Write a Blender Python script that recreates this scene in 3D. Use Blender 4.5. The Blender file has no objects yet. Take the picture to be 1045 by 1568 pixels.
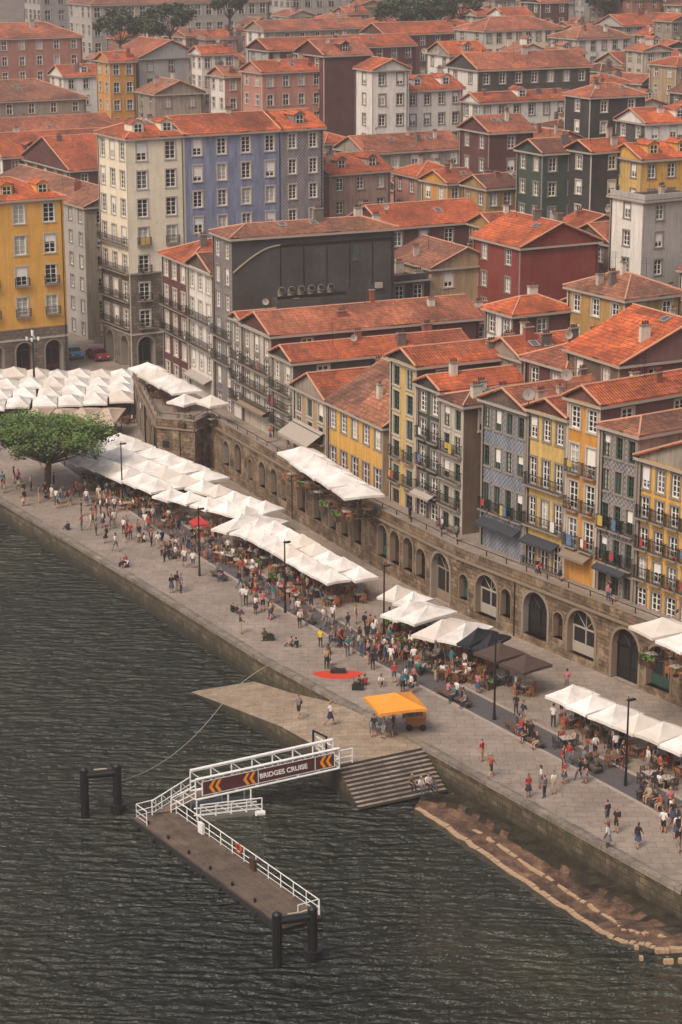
import bpy, math, random
from mathutils import Vector, Matrix
R=random.Random(7)
V=Vector
scene=bpy.context.scene
COL=scene.collection
# ---------------------------------------------------------------- survey of the site (metres)
CZ=58.0; PITCH=math.radians(15.8); F=3300.0
cp,sp=math.cos(PITCH),math.sin(PITCH)
def ray(u,v):
    dx=(u-522.5)/F; dy=(784-v)/F
    return V((dx, cp+sp*dy, -sp+cp*dy))
def S(u,v,z=0.0):
    d=ray(u,v); k=(z-CZ)/d.z
    return V((d.x*k,d.y*k,z))
def SD(u,v,D):
    d=ray(u,v); k=D/d.y
    return V((d.x*k,D,CZ+d.z*k))
def on_line(u,v,poly):
    d=ray(u,v); best=None
    for i in range(len(poly)-1):
        p,q=poly[i],poly[i+1]
        ex,ey=q[0]-p[0],q[1]-p[1]
        det=d.x*(-ey)+d.y*ex
        if abs(det)<1e-9: continue
        k=(p[0]*(-ey)+p[1]*ex)/det
        s=((p[0]*d.y-p[1]*d.x))/(d.x*ey-d.y*ex) if abs(d.x*ey-d.y*ex)>1e-9 else 0
        err=max(0,-s,s-1)
        if k>0 and (best is None or err<best[0]): best=(err,k,i,s)
    e,k,i,s=best
    p,q=V(poly[i]),V(poly[i+1])
    return V((d.x*k,d.y*k,CZ+d.z*k)), i, s, (q-p).normalized()
WATER=-2.2
QUAY=[(52,71),(20.8,120),(5.9,143.3),(-6.3,161.8),(-18.8,183.4),(-34.3,209),(-80,285),(-140,380)]
WALL=[(49,117),(25.4,151.4),(9.8,173.9),(2.2,188.2),(-5.2,203.5),(-14,222.6)]
WROW=WALL+[(-26,249)]
def offset(poly,d):
    out=[]
    for i,p in enumerate(poly):
        a=V(poly[max(0,i-1)]);b=V(poly[min(len(poly)-1,i+1)])
        t=(b-a).normalized(); n=V((t.y,-t.x))
        out.append((p[0]+n.x*d,p[1]+n.y*d))
    return out
ROW=offset(WROW,3.5)
def xat(poly,y):
    for i in range(len(poly)-1):
        (x0,y0),(x1,y1)=poly[i],poly[i+1]
        if y0<=y<=y1: return x0+(x1-x0)*(y-y0)/(y1-y0)
    return poly[-1][0] if y>poly[-1][1] else poly[0][0]
E1=V((-0.5,0.866,0)).normalized()
E2=V((E1.y,-E1.x,0))
def ts(x,y):
    dx,dy=x-25.4,y-151.4
    return dx*E2.x+dy*E2.y, dx*E1.x+dy*E1.y
def sstep(a,b,x):
    x=min(1,max(0,(x-a)/(b-a))); return x*x*(3-2*x)
def ground(x,y):
    t,s=ts(x,y)
    if t<6: return -7
    hi=4.6+0.14*max(0,t-8); lo=-0.4+0.14*max(0,t-16)
    k=sstep(100,112,s)
    return min(hi*(1-k)+lo*k,34)
# ---------------------------------------------------------------- materials
def lin(h):
    h=h.lstrip('#'); c=[int(h[i:i+2],16)/255 for i in (0,2,4)]
    return tuple(((x/12.92) if x<=.04045 else ((x+.055)/1.055)**2.4) for x in c)+(1,)
MATS={}
class N:
    def __init__(s,name):
        s.m=bpy.data.materials.new(name); s.m.use_nodes=True
        s.t=s.m.node_tree; s.b=s.t.nodes['Principled BSDF']
    def n(s,typ,**k):
        x=s.t.nodes.new(typ)
        for a,b in k.items(): setattr(x,a,b)
        return x
    def l(s,a,b): s.t.links.new(a,b)
    def pos(s,scale=(1,1,1)):
        g=s.n('ShaderNodeNewGeometry'); mp=s.n('ShaderNodeMapping'); mp.inputs['Scale'].default_value=scale
        s.l(g.outputs['Position'],mp.inputs[0]); return mp.outputs[0]
    def uv(s,scale=(1,1,1)):
        g=s.n('ShaderNodeUVMap'); mp=s.n('ShaderNodeMapping'); mp.inputs['Scale'].default_value=scale
        s.l(g.outputs[0],mp.inputs[0]); return mp.outputs[0]
    def noise(s,vec,scale,detail=4,rough=.6):
        x=s.n('ShaderNodeTexNoise'); x.inputs['Scale'].default_value=scale; x.inputs['Detail'].default_value=detail
        x.inputs['Roughness'].default_value=rough; s.l(vec,x.inputs['Vector']); return x.outputs['Fac']
    def ramp(s,fac,stops):
        r=s.n('ShaderNodeValToRGB'); e=r.color_ramp.elements
        while len(e)<len(stops): e.new(.5)
        for i,(p,c) in enumerate(stops):
            e[i].position=p; e[i].color=c if len(c)==4 else (*c,1)
        s.l(fac,r.inputs[0]); return r.outputs[0]
    def mix(s,fac,a,b,mode='MIX'):
        x=s.n('ShaderNodeMix',data_type='RGBA',blend_type=mode)
        for i,val in ((0,fac),(6,a),(7,b)):
            if isinstance(val,(int,float,tuple)): x.inputs[i].default_value=val
            else: s.l(val,x.inputs[i])
        return x.outputs[2]
    def bump(s,h,strength=.3,dist=.05):
        x=s.n('ShaderNodeBump'); x.inputs['Strength'].default_value=strength; x.inputs['Distance'].default_value=dist
        s.l(h,x.inputs['Height']); s.l(x.outputs[0],s.b.inputs['Normal'])
    def col(s,c):
        if isinstance(c,tuple): s.b.inputs['Base Color'].default_value=c
        else: s.l(c,s.b.inputs['Base Color'])
    def rough(s,r): s.b.inputs['Roughness'].default_value=r
G3=lambda g:(g,g,g,1)
def plain(name,hexc,rough=.6,metal=0):
    if name in MATS: return MATS[name]
    k=N(name); c=lin(hexc)
    nz=k.noise(k.pos(),3,3)
    k.col(k.mix(nz,tuple(x*.8 for x in c[:3])+(1,),tuple(min(1,x*1.12) for x in c[:3])+(1,)))
    k.rough(rough); k.b.inputs['Metallic'].default_value=metal
    MATS[name]=k.m; return k.m
def plaster(hexc,dirt=.6):
    name='plaster_'+hexc.strip('#')
    if name in MATS: return MATS[name]
    k=N(name); c=lin(hexc)
    big=k.ramp(k.noise(k.pos(),.35,6,.65),[(.38,G3(0)),(.68,G3(1))])
    st=k.ramp(k.noise(k.pos((2.2,2.2,.22)),1.2,5,.7),[(.42,G3(0)),(.72,G3(1))])
    fine=k.noise(k.pos(),6,5,.7)
    dark=tuple(x*.4+.012 for x in c[:3])+(1,); lt=tuple(min(.9,x*1.1+.03) for x in c[:3])+(1,)
    a=k.mix(big,c,lt)
    m1=k.n('ShaderNodeMath',operation='MULTIPLY'); k.l(st,m1.inputs[0]); m1.inputs[1].default_value=dirt
    a=k.mix(m1.outputs[0],a,dark)
    pt=k.ramp(k.noise(k.pos(),1.1,7,.75),[(.58,G3(0)),(.66,G3(dirt*.55))])
    a=k.mix(pt,a,lin('#85766a'))
    a=k.mix(.35,a,k.ramp(fine,[(.3,G3(.45)),(.7,G3(1))]),'MULTIPLY')
    k.col(a); k.rough(.9); k.bump(fine,.3,.03)
    MATS[name]=k.m; return k.m
def tilewall(hexa,hexb):
    name='azulejo_'+hexa.strip('#')
    if name in MATS: return MATS[name]
    k=N(name)
    ch=k.n('ShaderNodeTexChecker'); k.l(k.uv(),ch.inputs[0]); ch.inputs['Scale'].default_value=4.4
    ch.inputs[1].default_value=lin(hexa); ch.inputs[2].default_value=lin(hexb)
    st=k.ramp(k.noise(k.pos((1.6,1.6,.3)),1.1,5,.7),[(.38,G3(.5)),(.7,G3(1.05))])
    k.col(k.mix(.85,ch.outputs[0],st,'MULTIPLY')); k.rough(.45)
    MATS[name]=k.m; return k.m
def stonewall(name,hexa,hexb,hexm,w=.8,h=.38,moss=None,patch=None,contrast=.75,tide=False):
    if name in MATS: return MATS[name]
    k=N(name)
    uvv=k.uv(); nz=k.noise(k.pos(),.8,5,.7); fn=k.noise(k.pos(),5,6,.75)
    wn_=k.n('ShaderNodeVectorMath',operation='SCALE'); nn=k.n('ShaderNodeTexNoise'); nn.inputs['Scale'].default_value=1.5; k.l(k.pos(),nn.inputs['Vector'])
    k.l(nn.outputs['Color'],wn_.inputs[0]); wn_.inputs['Scale'].default_value=.14
    av=k.n('ShaderNodeVectorMath',operation='ADD'); k.l(uvv,av.inputs[0]); k.l(wn_.outputs[0],av.inputs[1])
    br=k.n('ShaderNodeTexBrick'); k.l(av.outputs[0],br.inputs[0])
    br.inputs['Color1'].default_value=lin(hexa); br.inputs['Color2'].default_value=lin(hexb); br.inputs['Mortar'].default_value=lin(hexm)
    br.inputs['Scale'].default_value=1; br.inputs['Mortar Size'].default_value=.03; br.inputs['Brick Width'].default_value=w; br.inputs['Row Height'].default_value=h
    br.inputs['Mortar Smooth'].default_value=.4
    a=br.outputs[0]
    if patch:
        pf=k.ramp(k.noise(k.pos(),.55,7,.75),[(.5,G3(0)),(.6,G3(.8))]); a=k.mix(pf,a,lin(patch))
    a=k.mix(contrast,a,k.ramp(nz,[(.32,G3(.3)),(.68,G3(1.2))]),'MULTIPLY')
    a=k.mix(.6,a,k.ramp(fn,[(.3,G3(.4)),(.7,G3(1.1))]),'MULTIPLY')
    if moss:
        mf=k.ramp(k.noise(k.pos((1,1,.5)),1.4,5,.7),[(.5,G3(0)),(.62,G3(1))])
        a=k.mix(mf,a,lin(moss))
    if tide:   # algae and wet stone up to the high-water mark
        ge=k.n('ShaderNodeNewGeometry'); sx=k.n('ShaderNodeSeparateXYZ'); k.l(ge.outputs['Position'],sx.inputs[0])
        ma=k.n('ShaderNodeMath',operation='MULTIPLY_ADD'); k.l(nz,ma.inputs[0]); ma.inputs[1].default_value=1.6; k.l(sx.outputs[2],ma.inputs[2])
        mr=k.n('ShaderNodeMapRange'); k.l(ma.outputs[0],mr.inputs[0]); mr.inputs[1].default_value=-1.1; mr.inputs[2].default_value=-.1; mr.inputs[3].default_value=.88; mr.inputs[4].default_value=0
        a=k.mix(mr.outputs[0],a,lin('#25231a'))
    k.col(a); k.rough(.9); k.bump(fn,.6,.08)
    MATS[name]=k.m; return k.m
def rooftile(name,a1,a2,moss=.5,pale=.35):
    if name in MATS: return MATS[name]
    k=N(name); uvv=k.uv()
    br=k.n('ShaderNodeTexBrick'); k.l(uvv,br.inputs[0]); br.offset=.0
    br.inputs['Color1'].default_value=lin(a1); br.inputs['Color2'].default_value=lin(a2); br.inputs['Mortar'].default_value=tuple(x*.25 for x in lin(a2)[:3])+(1,)
    br.inputs['Scale'].default_value=1; br.inputs['Mortar Size'].default_value=.035; br.inputs['Mortar Smooth'].default_value=.6
    br.inputs['Brick Width'].default_value=.30; br.inputs['Row Height'].default_value=.48; br.inputs['Bias'].default_value=-.1
    big=k.ramp(k.noise(k.pos(),.28,6,.7),[(.34,G3(.4)),(.6,G3(1.1))])
    mid=k.ramp(k.noise(k.pos(),1.6,6,.75),[(.35,G3(.4)),(.6,G3(1.1))])
    a=k.mix(.8,br.outputs[0],big,'MULTIPLY'); a=k.mix(.75,a,mid,'MULTIPLY')
    vo=k.n('ShaderNodeTexVoronoi'); vo.inputs['Scale'].default_value=.16; k.l(k.pos(),vo.inputs['Vector'])
    sc=k.n('ShaderNodeSeparateColor'); k.l(vo.outputs['Color'],sc.inputs[0])
    a=k.mix(1.0,a,k.ramp(sc.outputs[0],[(0,(.66,.65,.66,1)),(.5,(.97,.93,.9,1)),(1,(1.25,1.18,1.05,1))]),'MULTIPLY')
    ms=k.ramp(k.noise(k.pos(),.9,7,.8),[(.5,G3(0)),(.66,G3(moss))])
    a=k.mix(ms,a,lin('#4f3e36'))
    pl=k.ramp(k.noise(k.pos((1,1,2)),.5,6,.8),[(.56,G3(0)),(.72,G3(pale))])
    a=k.mix(pl,a,lin('#bd9780'))
    wv=k.n('ShaderNodeTexWave',wave_type='BANDS',bands_direction='X'); k.l(uvv,wv.inputs[0]); wv.inputs['Scale'].default_value=1.05
    k.col(a); k.rough(.85); k.bump(wv.outputs['Fac'],.9,.09)
    MATS[name]=k.m; return k.m
RO=[rooftile('roof_tile_orange','#d26c40','#b25937',.65,.28),rooftile('roof_tile_bright','#e07444','#ca6338',.4,.18),
    rooftile('roof_tile_faded','#bd8063','#996048',.8,.45),rooftile('roof_tile_brown','#8e5743','#6a4334',.85),rooftile('roof_tile_pink','#c97a5a','#ab6046',.55,.38)]
ridgem=plain('roof_ridge_mortar','#bd8a70',.9)
granite=stonewall('granite_ashlar','#8b7d70','#6d6258','#4e463f',.9,.42)
stone=plain('granite_trim','#857a70',.85)
stonel=plain('limestone_trim','#b0a598',.85)
stoneb=plain('brown_granite_trim','#806f5d',.9)
sash=plain('white_sash','#e0dbd4',.5)
sashg=plain('green_sash','#2f4a3e',.5)
iron=plain('wrought_iron','#201e1e',.5,.3)
fascia=plain('fascia','#a0958a',.8)
whitep=plain('white_paint','#dcdad6',.45)
def glassm(name,hexc,r):
    k=N(name); c=lin(hexc); nz=k.noise(k.pos(),.9,2)
    k.col(k.mix(nz,tuple(x*.4 for x in c[:3])+(1,),tuple(x*1.6 for x in c[:3])+(1,))); k.rough(r); k.b.inputs['Specular IOR Level'].default_value=.6
    MATS[name]=k.m; return k.m
glass=glassm('window_glass','#232427',.12); glass2=glassm('window_glass_pale','#54585c',.15); curtain=glassm('window_curtain','#a8a298',.5)
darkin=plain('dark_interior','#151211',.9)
woodd=plain('old_door_wood','#45291f',.7)
# ---------------------------------------------------------------- mesh builder
class MB:
    def __init__(s): s.v=[];s.f=[];s.mi=[];s.uv=[];s.m=[];s.ix={}
    def mat(s,m):
        if m.name not in s.ix: s.ix[m.name]=len(s.m); s.m.append(m)
        return s.ix[m.name]
    def add(s,pts,m,uv=None):
        b=len(s.v); s.v.extend([tuple(p) for p in pts]); s.f.append(tuple(range(b,b+len(pts)))); s.mi.append(s.mat(m))
        s.uv.append(uv if uv else [(0,0)]*len(pts))
    def obj(s,name,parent=None,loc=(0,0,0),smooth=False):
        me=bpy.data.meshes.new(name); me.from_pydata(s.v,[],s.f)
        for m in s.m: me.materials.append(m)
        me.polygons.foreach_set('material_index',s.mi)
        ul=me.uv_layers.new(name='UVMap'); flat=[]
        for u in s.uv:
            for a in u: flat.extend(a)
        ul.data.foreach_set('uv',flat)
        if smooth: me.polygons.foreach_set('use_smooth',[True]*len(s.f))
        me.update()
        o=bpy.data.objects.new(name,me); COL.objects.link(o); o.location=loc
        if parent: o.parent=parent
        return o
def empty(name,loc):
    o=bpy.data.objects.new(name,None); COL.objects.link(o); o.location=loc; o.empty_display_size=.5; return o
class Fr:
    def __init__(s,o,a,n,uo=None): s.o=V(o);s.a=V(a);s.n=V(n);s.uo=R.uniform(0,50) if uo is None else uo
    def p(s,x,n,z): 
        q=s.o+s.a*x+s.n*n; return V((q.x,q.y,s.o.z+z))
def quad(mb,fr,x0,x1,z0,z1,n,m):
    mb.add([fr.p(x0,n,z0),fr.p(x1,n,z0),fr.p(x1,n,z1),fr.p(x0,n,z1)],m,[(x0+fr.uo,z0),(x1+fr.uo,z0),(x1+fr.uo,z1),(x0+fr.uo,z1)])
def box(mb,fr,x0,x1,n0,n1,z0,z1,m):
    P=fr.p; u=fr.uo
    c=[P(x0,n0,z0),P(x1,n0,z0),P(x1,n1,z0),P(x0,n1,z0),P(x0,n0,z1),P(x1,n0,z1),P(x1,n1,z1),P(x0,n1,z1)]
    X=abs(x1-x0);Nn=abs(n1-n0);Z=abs(z1-z0)
    for f,w,h in (((0,1,2,3),X,Nn),((4,5,6,7),X,Nn),((0,1,5,4),X,Z),((3,2,6,7),X,Z),((0,3,7,4),Nn,Z),((1,2,6,5),Nn,Z)):
        mb.add([c[i] for i in f],m,[(u+x0,z0),(u+x0+w,z0),(u+x0+w,z0+h),(u+x0,z0+h)])
def tube(mb,p,q,r0,r1,m,n=6,cap=True):
    p=V(p);q=V(q);d=(q-p)
    if d.length<1e-6: return
    d.normalize(); a=d.orthogonal().normalized(); b=d.cross(a)
    A=[p+(a*math.cos(6.2832*i/n)+b*math.sin(6.2832*i/n))*r0 for i in range(n)]
    B=[q+(a*math.cos(6.2832*i/n)+b*math.sin(6.2832*i/n))*r1 for i in range(n)]
    for i in range(n):
        j=(i+1)%n; mb.add([A[i],A[j],B[j],B[i]],m)
    if cap: mb.add(A[::-1],m); mb.add(B,m)
FW=Fr((0,0,0),(1,0,0),(0,1,0),0)
# ---------------------------------------------------------------- facades
def facade(mb,fr,L,z0,z1,holes,wm,lower=None,zl=None):
    xs=sorted(set([0.0,round(L,3)]+[round(h[i],3) for h in holes for i in (0,1)]))
    zs=sorted(set([round(z0,3),round(z1,3)]+([round(zl,3)] if zl else [])+[round(h[i],3) for h in holes for i in (2,3)]))
    for i in range(len(xs)-1):
        xm=(xs[i]+xs[i+1])/2
        for j in range(len(zs)-1):
            zm=(zs[j]+zs[j+1])/2
            if any(h[0]<xm<h[1] and h[2]<zm<h[3] for h in holes): continue
            quad(mb,fr,xs[i],xs[i+1],zs[j],zs[j+1],0,lower if (lower and zm<zl) else wm)
def window(mb,fr,h,sm,tm,kind='win',detail=1):
    x0,x1,z0,z1=h[:4]; d=.17
    for a,b in (((x0,z0),(x0,z1)),((x0,z1),(x1,z1)),((x1,z1),(x1,z0)),((x1,z0),(x0,z0))):
        mb.add([fr.p(a[0],0,a[1]),fr.p(b[0],0,b[1]),fr.p(b[0],-d,b[1]),fr.p(a[0],-d,a[1])],tm)
    r=R.random(); g=glass if r<.62 else (glass2 if r<.84 else curtain)
    if kind=='door': g=R.choice([glass,darkin,woodd,darkin])
    quad(mb,fr,x0,x1,z0,z1,-d,g)
    w=.09; n0,n1=-d+.01,-d+.07
    xm=(x0+x1)/2
    if detail:
        box(mb,fr,x0,x0+w,n0,n1,z0,z1,sm); box(mb,fr,x1-w,x1,n0,n1,z0,z1,sm)
        box(mb,fr,x0+w,x1-w,n0,n1,z0,z0+w*1.3,sm); box(mb,fr,x0+w,x1-w,n0,n1,z1-w,z1,sm)
        box(mb,fr,xm-.045,xm+.045,n0,n1+.01,z0+w*1.3,z1-w,sm)
        k=3 if (z1-z0)>1.8 else 2
        for i in range(1,k+1):
            zz=z0+(z1-z0)*i/(k+1); box(mb,fr,x0+w,x1-w,n0,n1-.01,zz-.025,zz+.025,sm)
        if R.random()<.18 and kind!='door':
            quad(mb,fr,x0+w,x1-w,z0+(z1-z0)*R.uniform(.3,.7),z1-w,n1+.02,sash)
    else:
        quad(mb,fr,xm-.05,xm+.05,z0,z1,n1,sm); zz=z0+(z1-z0)*.55; quad(mb,fr,x0,x1,zz-.05,zz+.05,n1+.005,sm)
        quad(mb,fr,x0,x0+.1,z0,z1,n1+.01,sm); quad(mb,fr,x1-.1,x1,z0,z1,n1+.01,sm)
    s=.16
    box(mb,fr,x0-s,x0,-.0,.05,z0,z1,tm); box(mb,fr,x1,x1+s,0,.05,z0,z1,tm)
    box(mb,fr,x0-s,x1+s,0,.07,z1,z1+s,tm); box(mb,fr,x0-s-.05,x1+s+.05,0,.1,z0-s*.8,z0,tm)
clothes_m=[plain('laundry_'+n,c,.9) for n,c in (('white','#cfcbc6'),('blue','#566f92'),('red','#9b3b38'),('yellow','#b99a45'),('dark','#33343c'))]
def balcony(mb,fr,x0,x1,z,dep=.55,rm=None):
    rm=rm or iron
    box(mb,fr,x0,x1,.08,dep,z-.14,z-.01,stone)
    box(mb,fr,x0,x1,dep-.05,dep-.01,z+.95,z+1.0,rm); box(mb,fr,x0,x1,dep-.04,dep-.02,z+.08,z+.12,rm); box(mb,fr,x0,x1,dep-.04,dep-.02,z+.5,z+.53,rm)
    n=max(2,int((x1-x0)/.17))
    for i in range(n+1):
        x=x0+.02+(x1-x0-.04)*i/n; box(mb,fr,x-.014,x+.014,dep-.045,dep-.017,z,z+.95,rm)
    for x in (x0+.02,x1-.02):
        box(mb,fr,x-.02,x+.02,.05,dep-.05,z+.95,z+1.0,rm)
        for q in (.17,.3): box(mb,fr,x-.014,x+.014,q,q+.028,z,z+.95,rm)
    if R.random()<.35:
        x=R.uniform(x0+.3,x1-.8)
        for i in range(R.randint(1,3)):
            w=R.uniform(.3,.6)
            if x+w>x1-.1: break
            box(mb,fr,x,x+w,dep+.0,dep+.02,z+1.0-R.uniform(.5,.9),z+1.0,R.choice(clothes_m)); x+=w+.08
    if R.random()<.25:
        x=R.uniform(x0+.2,x1-.5); box(mb,fr,x,x+.3,.15,.4,z,z+.25,RO[1]); 
        for i in range(10): 
            p=fr.p(x+R.uniform(0,.3),R.uniform(.1,.45),z+R.uniform(.25,.6)); mb.add([p,p+V((.1,0,.06)),p+V((.05,.08,.12))],sashg)
def arch_hole(mb,fr,x0,x1,z0,z1,wm,tm,back=None,depth=.6,ring=True,n=10,door=True):
    r=(x1-x0)/2; zs=z1-r; xm=(x0+x1)/2
    arc=[(xm-r*math.cos(math.pi*i/n),zs+r*math.sin(math.pi*i/n)) for i in range(n+1)]
    u=fr.uo
    L=[(x0,z1)]+arc[:n//2+1]; Rr=[(x1,z1)]+arc[n//2:][::-1]
    for P in (L,Rr):
        for i in range(1,len(P)-1):
            tri=[P[0],P[i],P[i+1]]
            mb.add([fr.p(a,0,b) for a,b in tri],wm,[(a+u,b) for a,b in tri])
    path=[(x0,z0)]+arc+[(x1,z0)]
    for i in range(len(path)-1):
        a,b=path[i],path[i+1]
        mb.add([fr.p(a[0],0,a[1]),fr.p(b[0],0,b[1]),fr.p(b[0],-depth,b[1]),fr.p(a[0],-depth,a[1])],tm,[(0,0),(.5,0),(.5,.5),(0,.5)])
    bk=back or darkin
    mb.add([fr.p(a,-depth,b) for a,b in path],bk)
    if door:
        n0,n1=-depth+.02,-depth+.1; sm=R.choice([woodd,woodd,sashg,iron,iron,stoneb,fascia])
        for x in (x0+.05,xm-.06,x1-.17): box(mb,fr,x,x+.12,n0,n1,z0,zs,sm)
        box(mb,fr,x0,x1,n0,n1+.01,zs-.1,zs+.03,sm)
        quad(mb,fr,x0+.17,xm-.06,z0,z0+.9,n1-.02,sm); quad(mb,fr,xm+.06,x1-.17,z0,z0+.9,n1-.02,sm)
        for t in (.25,.5,.75):
            a=math.pi*t; tube(mb,fr.p(xm,n1-.03,zs),fr.p(xm+r*.95*math.cos(a),n1-.03,zs+r*.95*math.sin(a)),.035,.035,sm,4,False)
    if ring:
        for i in range(n):
            a,b=arc[i],arc[i+1]; k=1.16
            o=lambda p:(xm+(p[0]-xm)*k,zs+(p[1]-zs)*k)
            oa,ob=o(a),o(b)
            mb.add([fr.p(a[0],.05,a[1]),fr.p(b[0],.05,b[1]),fr.p(ob[0],.05,ob[1]),fr.p(oa[0],.05,oa[1])],tm)
            mb.add([fr.p(oa[0],.05,oa[1]),fr.p(ob[0],.05,ob[1]),fr.p(ob[0],0,ob[1]),fr.p(oa[0],0,oa[1])],tm)
        for xa,xb in ((x0-.16*r,x0),(x1,x1+.16*r)): box(mb,fr,xa,xb,0,.05,z0,zs,tm)
# ---------------------------------------------------------------- roofs
def roof(mb,e1,e2,w1,w2,z,kind,pitch,rm,wm,oh=.35):
    P=lambda a,b,h:(e1*a+e2*b)+V((0,0,h))
    a0,a1,b0,b1=-oh,w1+oh,-oh,w2+oh; am=w1/2; bm=w2/2
    c=[P(a0,b0,z-.22),P(a1,b0,z-.22),P(a1,b1,z-.22),P(a0,b1,z-.22)]; d=[V((q.x,q.y,z+.02)) for q in c]
    mb.add(c[::-1],fascia)
    for i in range(4): mb.add([c[i],c[(i+1)%4],d[(i+1)%4],d[i]],fascia)
    uo=R.uniform(0,40)
    def slope(pts,ax,base):
        uv=[]
        for q in pts:
            u=(q-base).dot(ax); w=(q-base)-ax*u; uv.append((u+uo,w.length+uo))
        mb.add(pts,rm,uv)
        for i in range(len(pts)):
            p,q=pts[i],pts[(i+1)%len(pts)]
            mb.add([p,q,q-V((0,0,.14)),p-V((0,0,.14))],rm,[(0,0),(.5,0),(.5,.14),(0,.14)])
    up=V((0,0,.035))
    def ridge(p,q): tube(mb,p+up,q+up,.10,.10,ridgem,5)
    z=z+.16
    if kind=='flat':
        mb.add([P(0,0,z-.1),P(w1,0,z-.1),P(w1,w2,z-.1),P(0,w2,z-.1)],rm)
        f1=Fr((0,0,0),e1,e2,0); box(mb,f1,-.05,w1+.05,-.05,.2,z-.1,z+.5,wm); box(mb,f1,-.05,.2,.2,w2+.05,z-.1,z+.5,wm)
        return lambda a,b:z
    if kind=='g2':
        H=z+(a1-a0)/2*pitch
        slope([P(a0,b0,z),P(a0,b1,z),P(am,b1,H),P(am,b0,H)],e2,P(a0,b0,z)); slope([P(a1,b1,z),P(a1,b0,z),P(am,b0,H),P(am,b1,H)],-e2,P(a1,b1,z))
        for b in (0.0,w2): mb.add([P(0,b,z-.2),P(w1,b,z-.2),P(w1,b,z),P(am,b,H-.15),P(0,b,z)],wm,[(0,0),(w1,0),(w1,.2),(am,H-z),(0,.2)])
        ridge(P(am,b0,H),P(am,b1,H)); ridge(P(a0,b0,z),P(am,b0,H)); ridge(P(a1,b0,z),P(am,b0,H))
        return lambda a,b:H-abs(a-am)*pitch
    if kind=='g1':
        H=z+(b1-b0)/2*pitch
        slope([P(a1,b0,z),P(a0,b0,z),P(a0,bm,H),P(a1,bm,H)],-e1,P(a1,b0,z)); slope([P(a0,b1,z),P(a1,b1,z),P(a1,bm,H),P(a0,bm,H)],e1,P(a0,b1,z))
        for a in (0.0,w1): mb.add([P(a,0,z-.2),P(a,w2,z-.2),P(a,w2,z),P(a,bm,H-.15),P(a,0,z)],wm,[(0,0),(w2,0),(w2,.2),(bm,H-z),(0,.2)])
        ridge(P(a0,bm,H),P(a1,bm,H)); ridge(P(a0,b0,z),P(a0,bm,H)); ridge(P(a0,b1,z),P(a0,bm,H))
        return lambda a,b:H-abs(b-bm)*pitch
    W1,W2=a1-a0,b1-b0
    if W1>=W2:
        H=z+W2/2*pitch; r0,r1=P(a0+W2/2,bm,H),P(a1-W2/2,bm,H)
        slope([P(a1,b0,z),P(a0,b0,z),r0,r1],-e1,P(a1,b0,z)); slope([P(a0,b1,z),P(a1,b1,z),r1,r0],e1,P(a0,b1,z))
        slope([P(a0,b0,z),P(a0,b1,z),r0],e2,P(a0,b0,z)); slope([P(a1,b1,z),P(a1,b0,z),r1],-e2,P(a1,b1,z))
        cs=[(P(a0,b0,z),r0),(P(a0,b1,z),r0),(P(a1,b0,z),r1),(P(a1,b1,z),r1)]
    else:
        H=z+W1/2*pitch; r0,r1=P(am,b0+W1/2,H),P(am,b1-W1/2,H)
        slope([P(a0,b0,z),P(a0,b1,z),r1,r0],e2,P(a0,b0,z)); slope([P(a1,b1,z),P(a1,b0,z),r0,r1],-e2,P(a1,b1,z))
        slope([P(a1,b0,z),P(a0,b0,z),r0],-e1,P(a1,b0,z)); slope([P(a0,b1,z),P(a1,b1,z),r1],e1,P(a0,b1,z))
        cs=[(P(a0,b0,z),r0),(P(a1,b0,z),r0),(P(a0,b1,z),r1),(P(a1,b1,z),r1)]
    ridge(r0,r1)
    for p,q in cs: ridge(p,q)
    return lambda a,b:z+pitch*max(0,min(a-a0,a1-a,b-b0,b1-b))
FOOT=[]
chim=[plaster('#b9a79a'),plaster('#8f4a38'),plaster('#cfc4b6'),plaster('#6d6058')]
def dish(mb,c,r=.42):
    n=12
    for i in range(n):
        a0,a1=6.2832*i/n,6.2832*(i+1)/n
        mb.add([c+V((0,.12,0)),c+V((math.cos(a0)*r,0,math.sin(a0)*r)),c+V((math.cos(a1)*r,0,math.sin(a1)*r))],fascia)
    tube(mb,c+V((0,.1,0)),c+V((0,.1,-1.2)),.03,.03,iron,5); tube(mb,c+V((0,.1,0)),c+V((0,-.35,.1)),.015,.015,iron,4)
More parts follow.
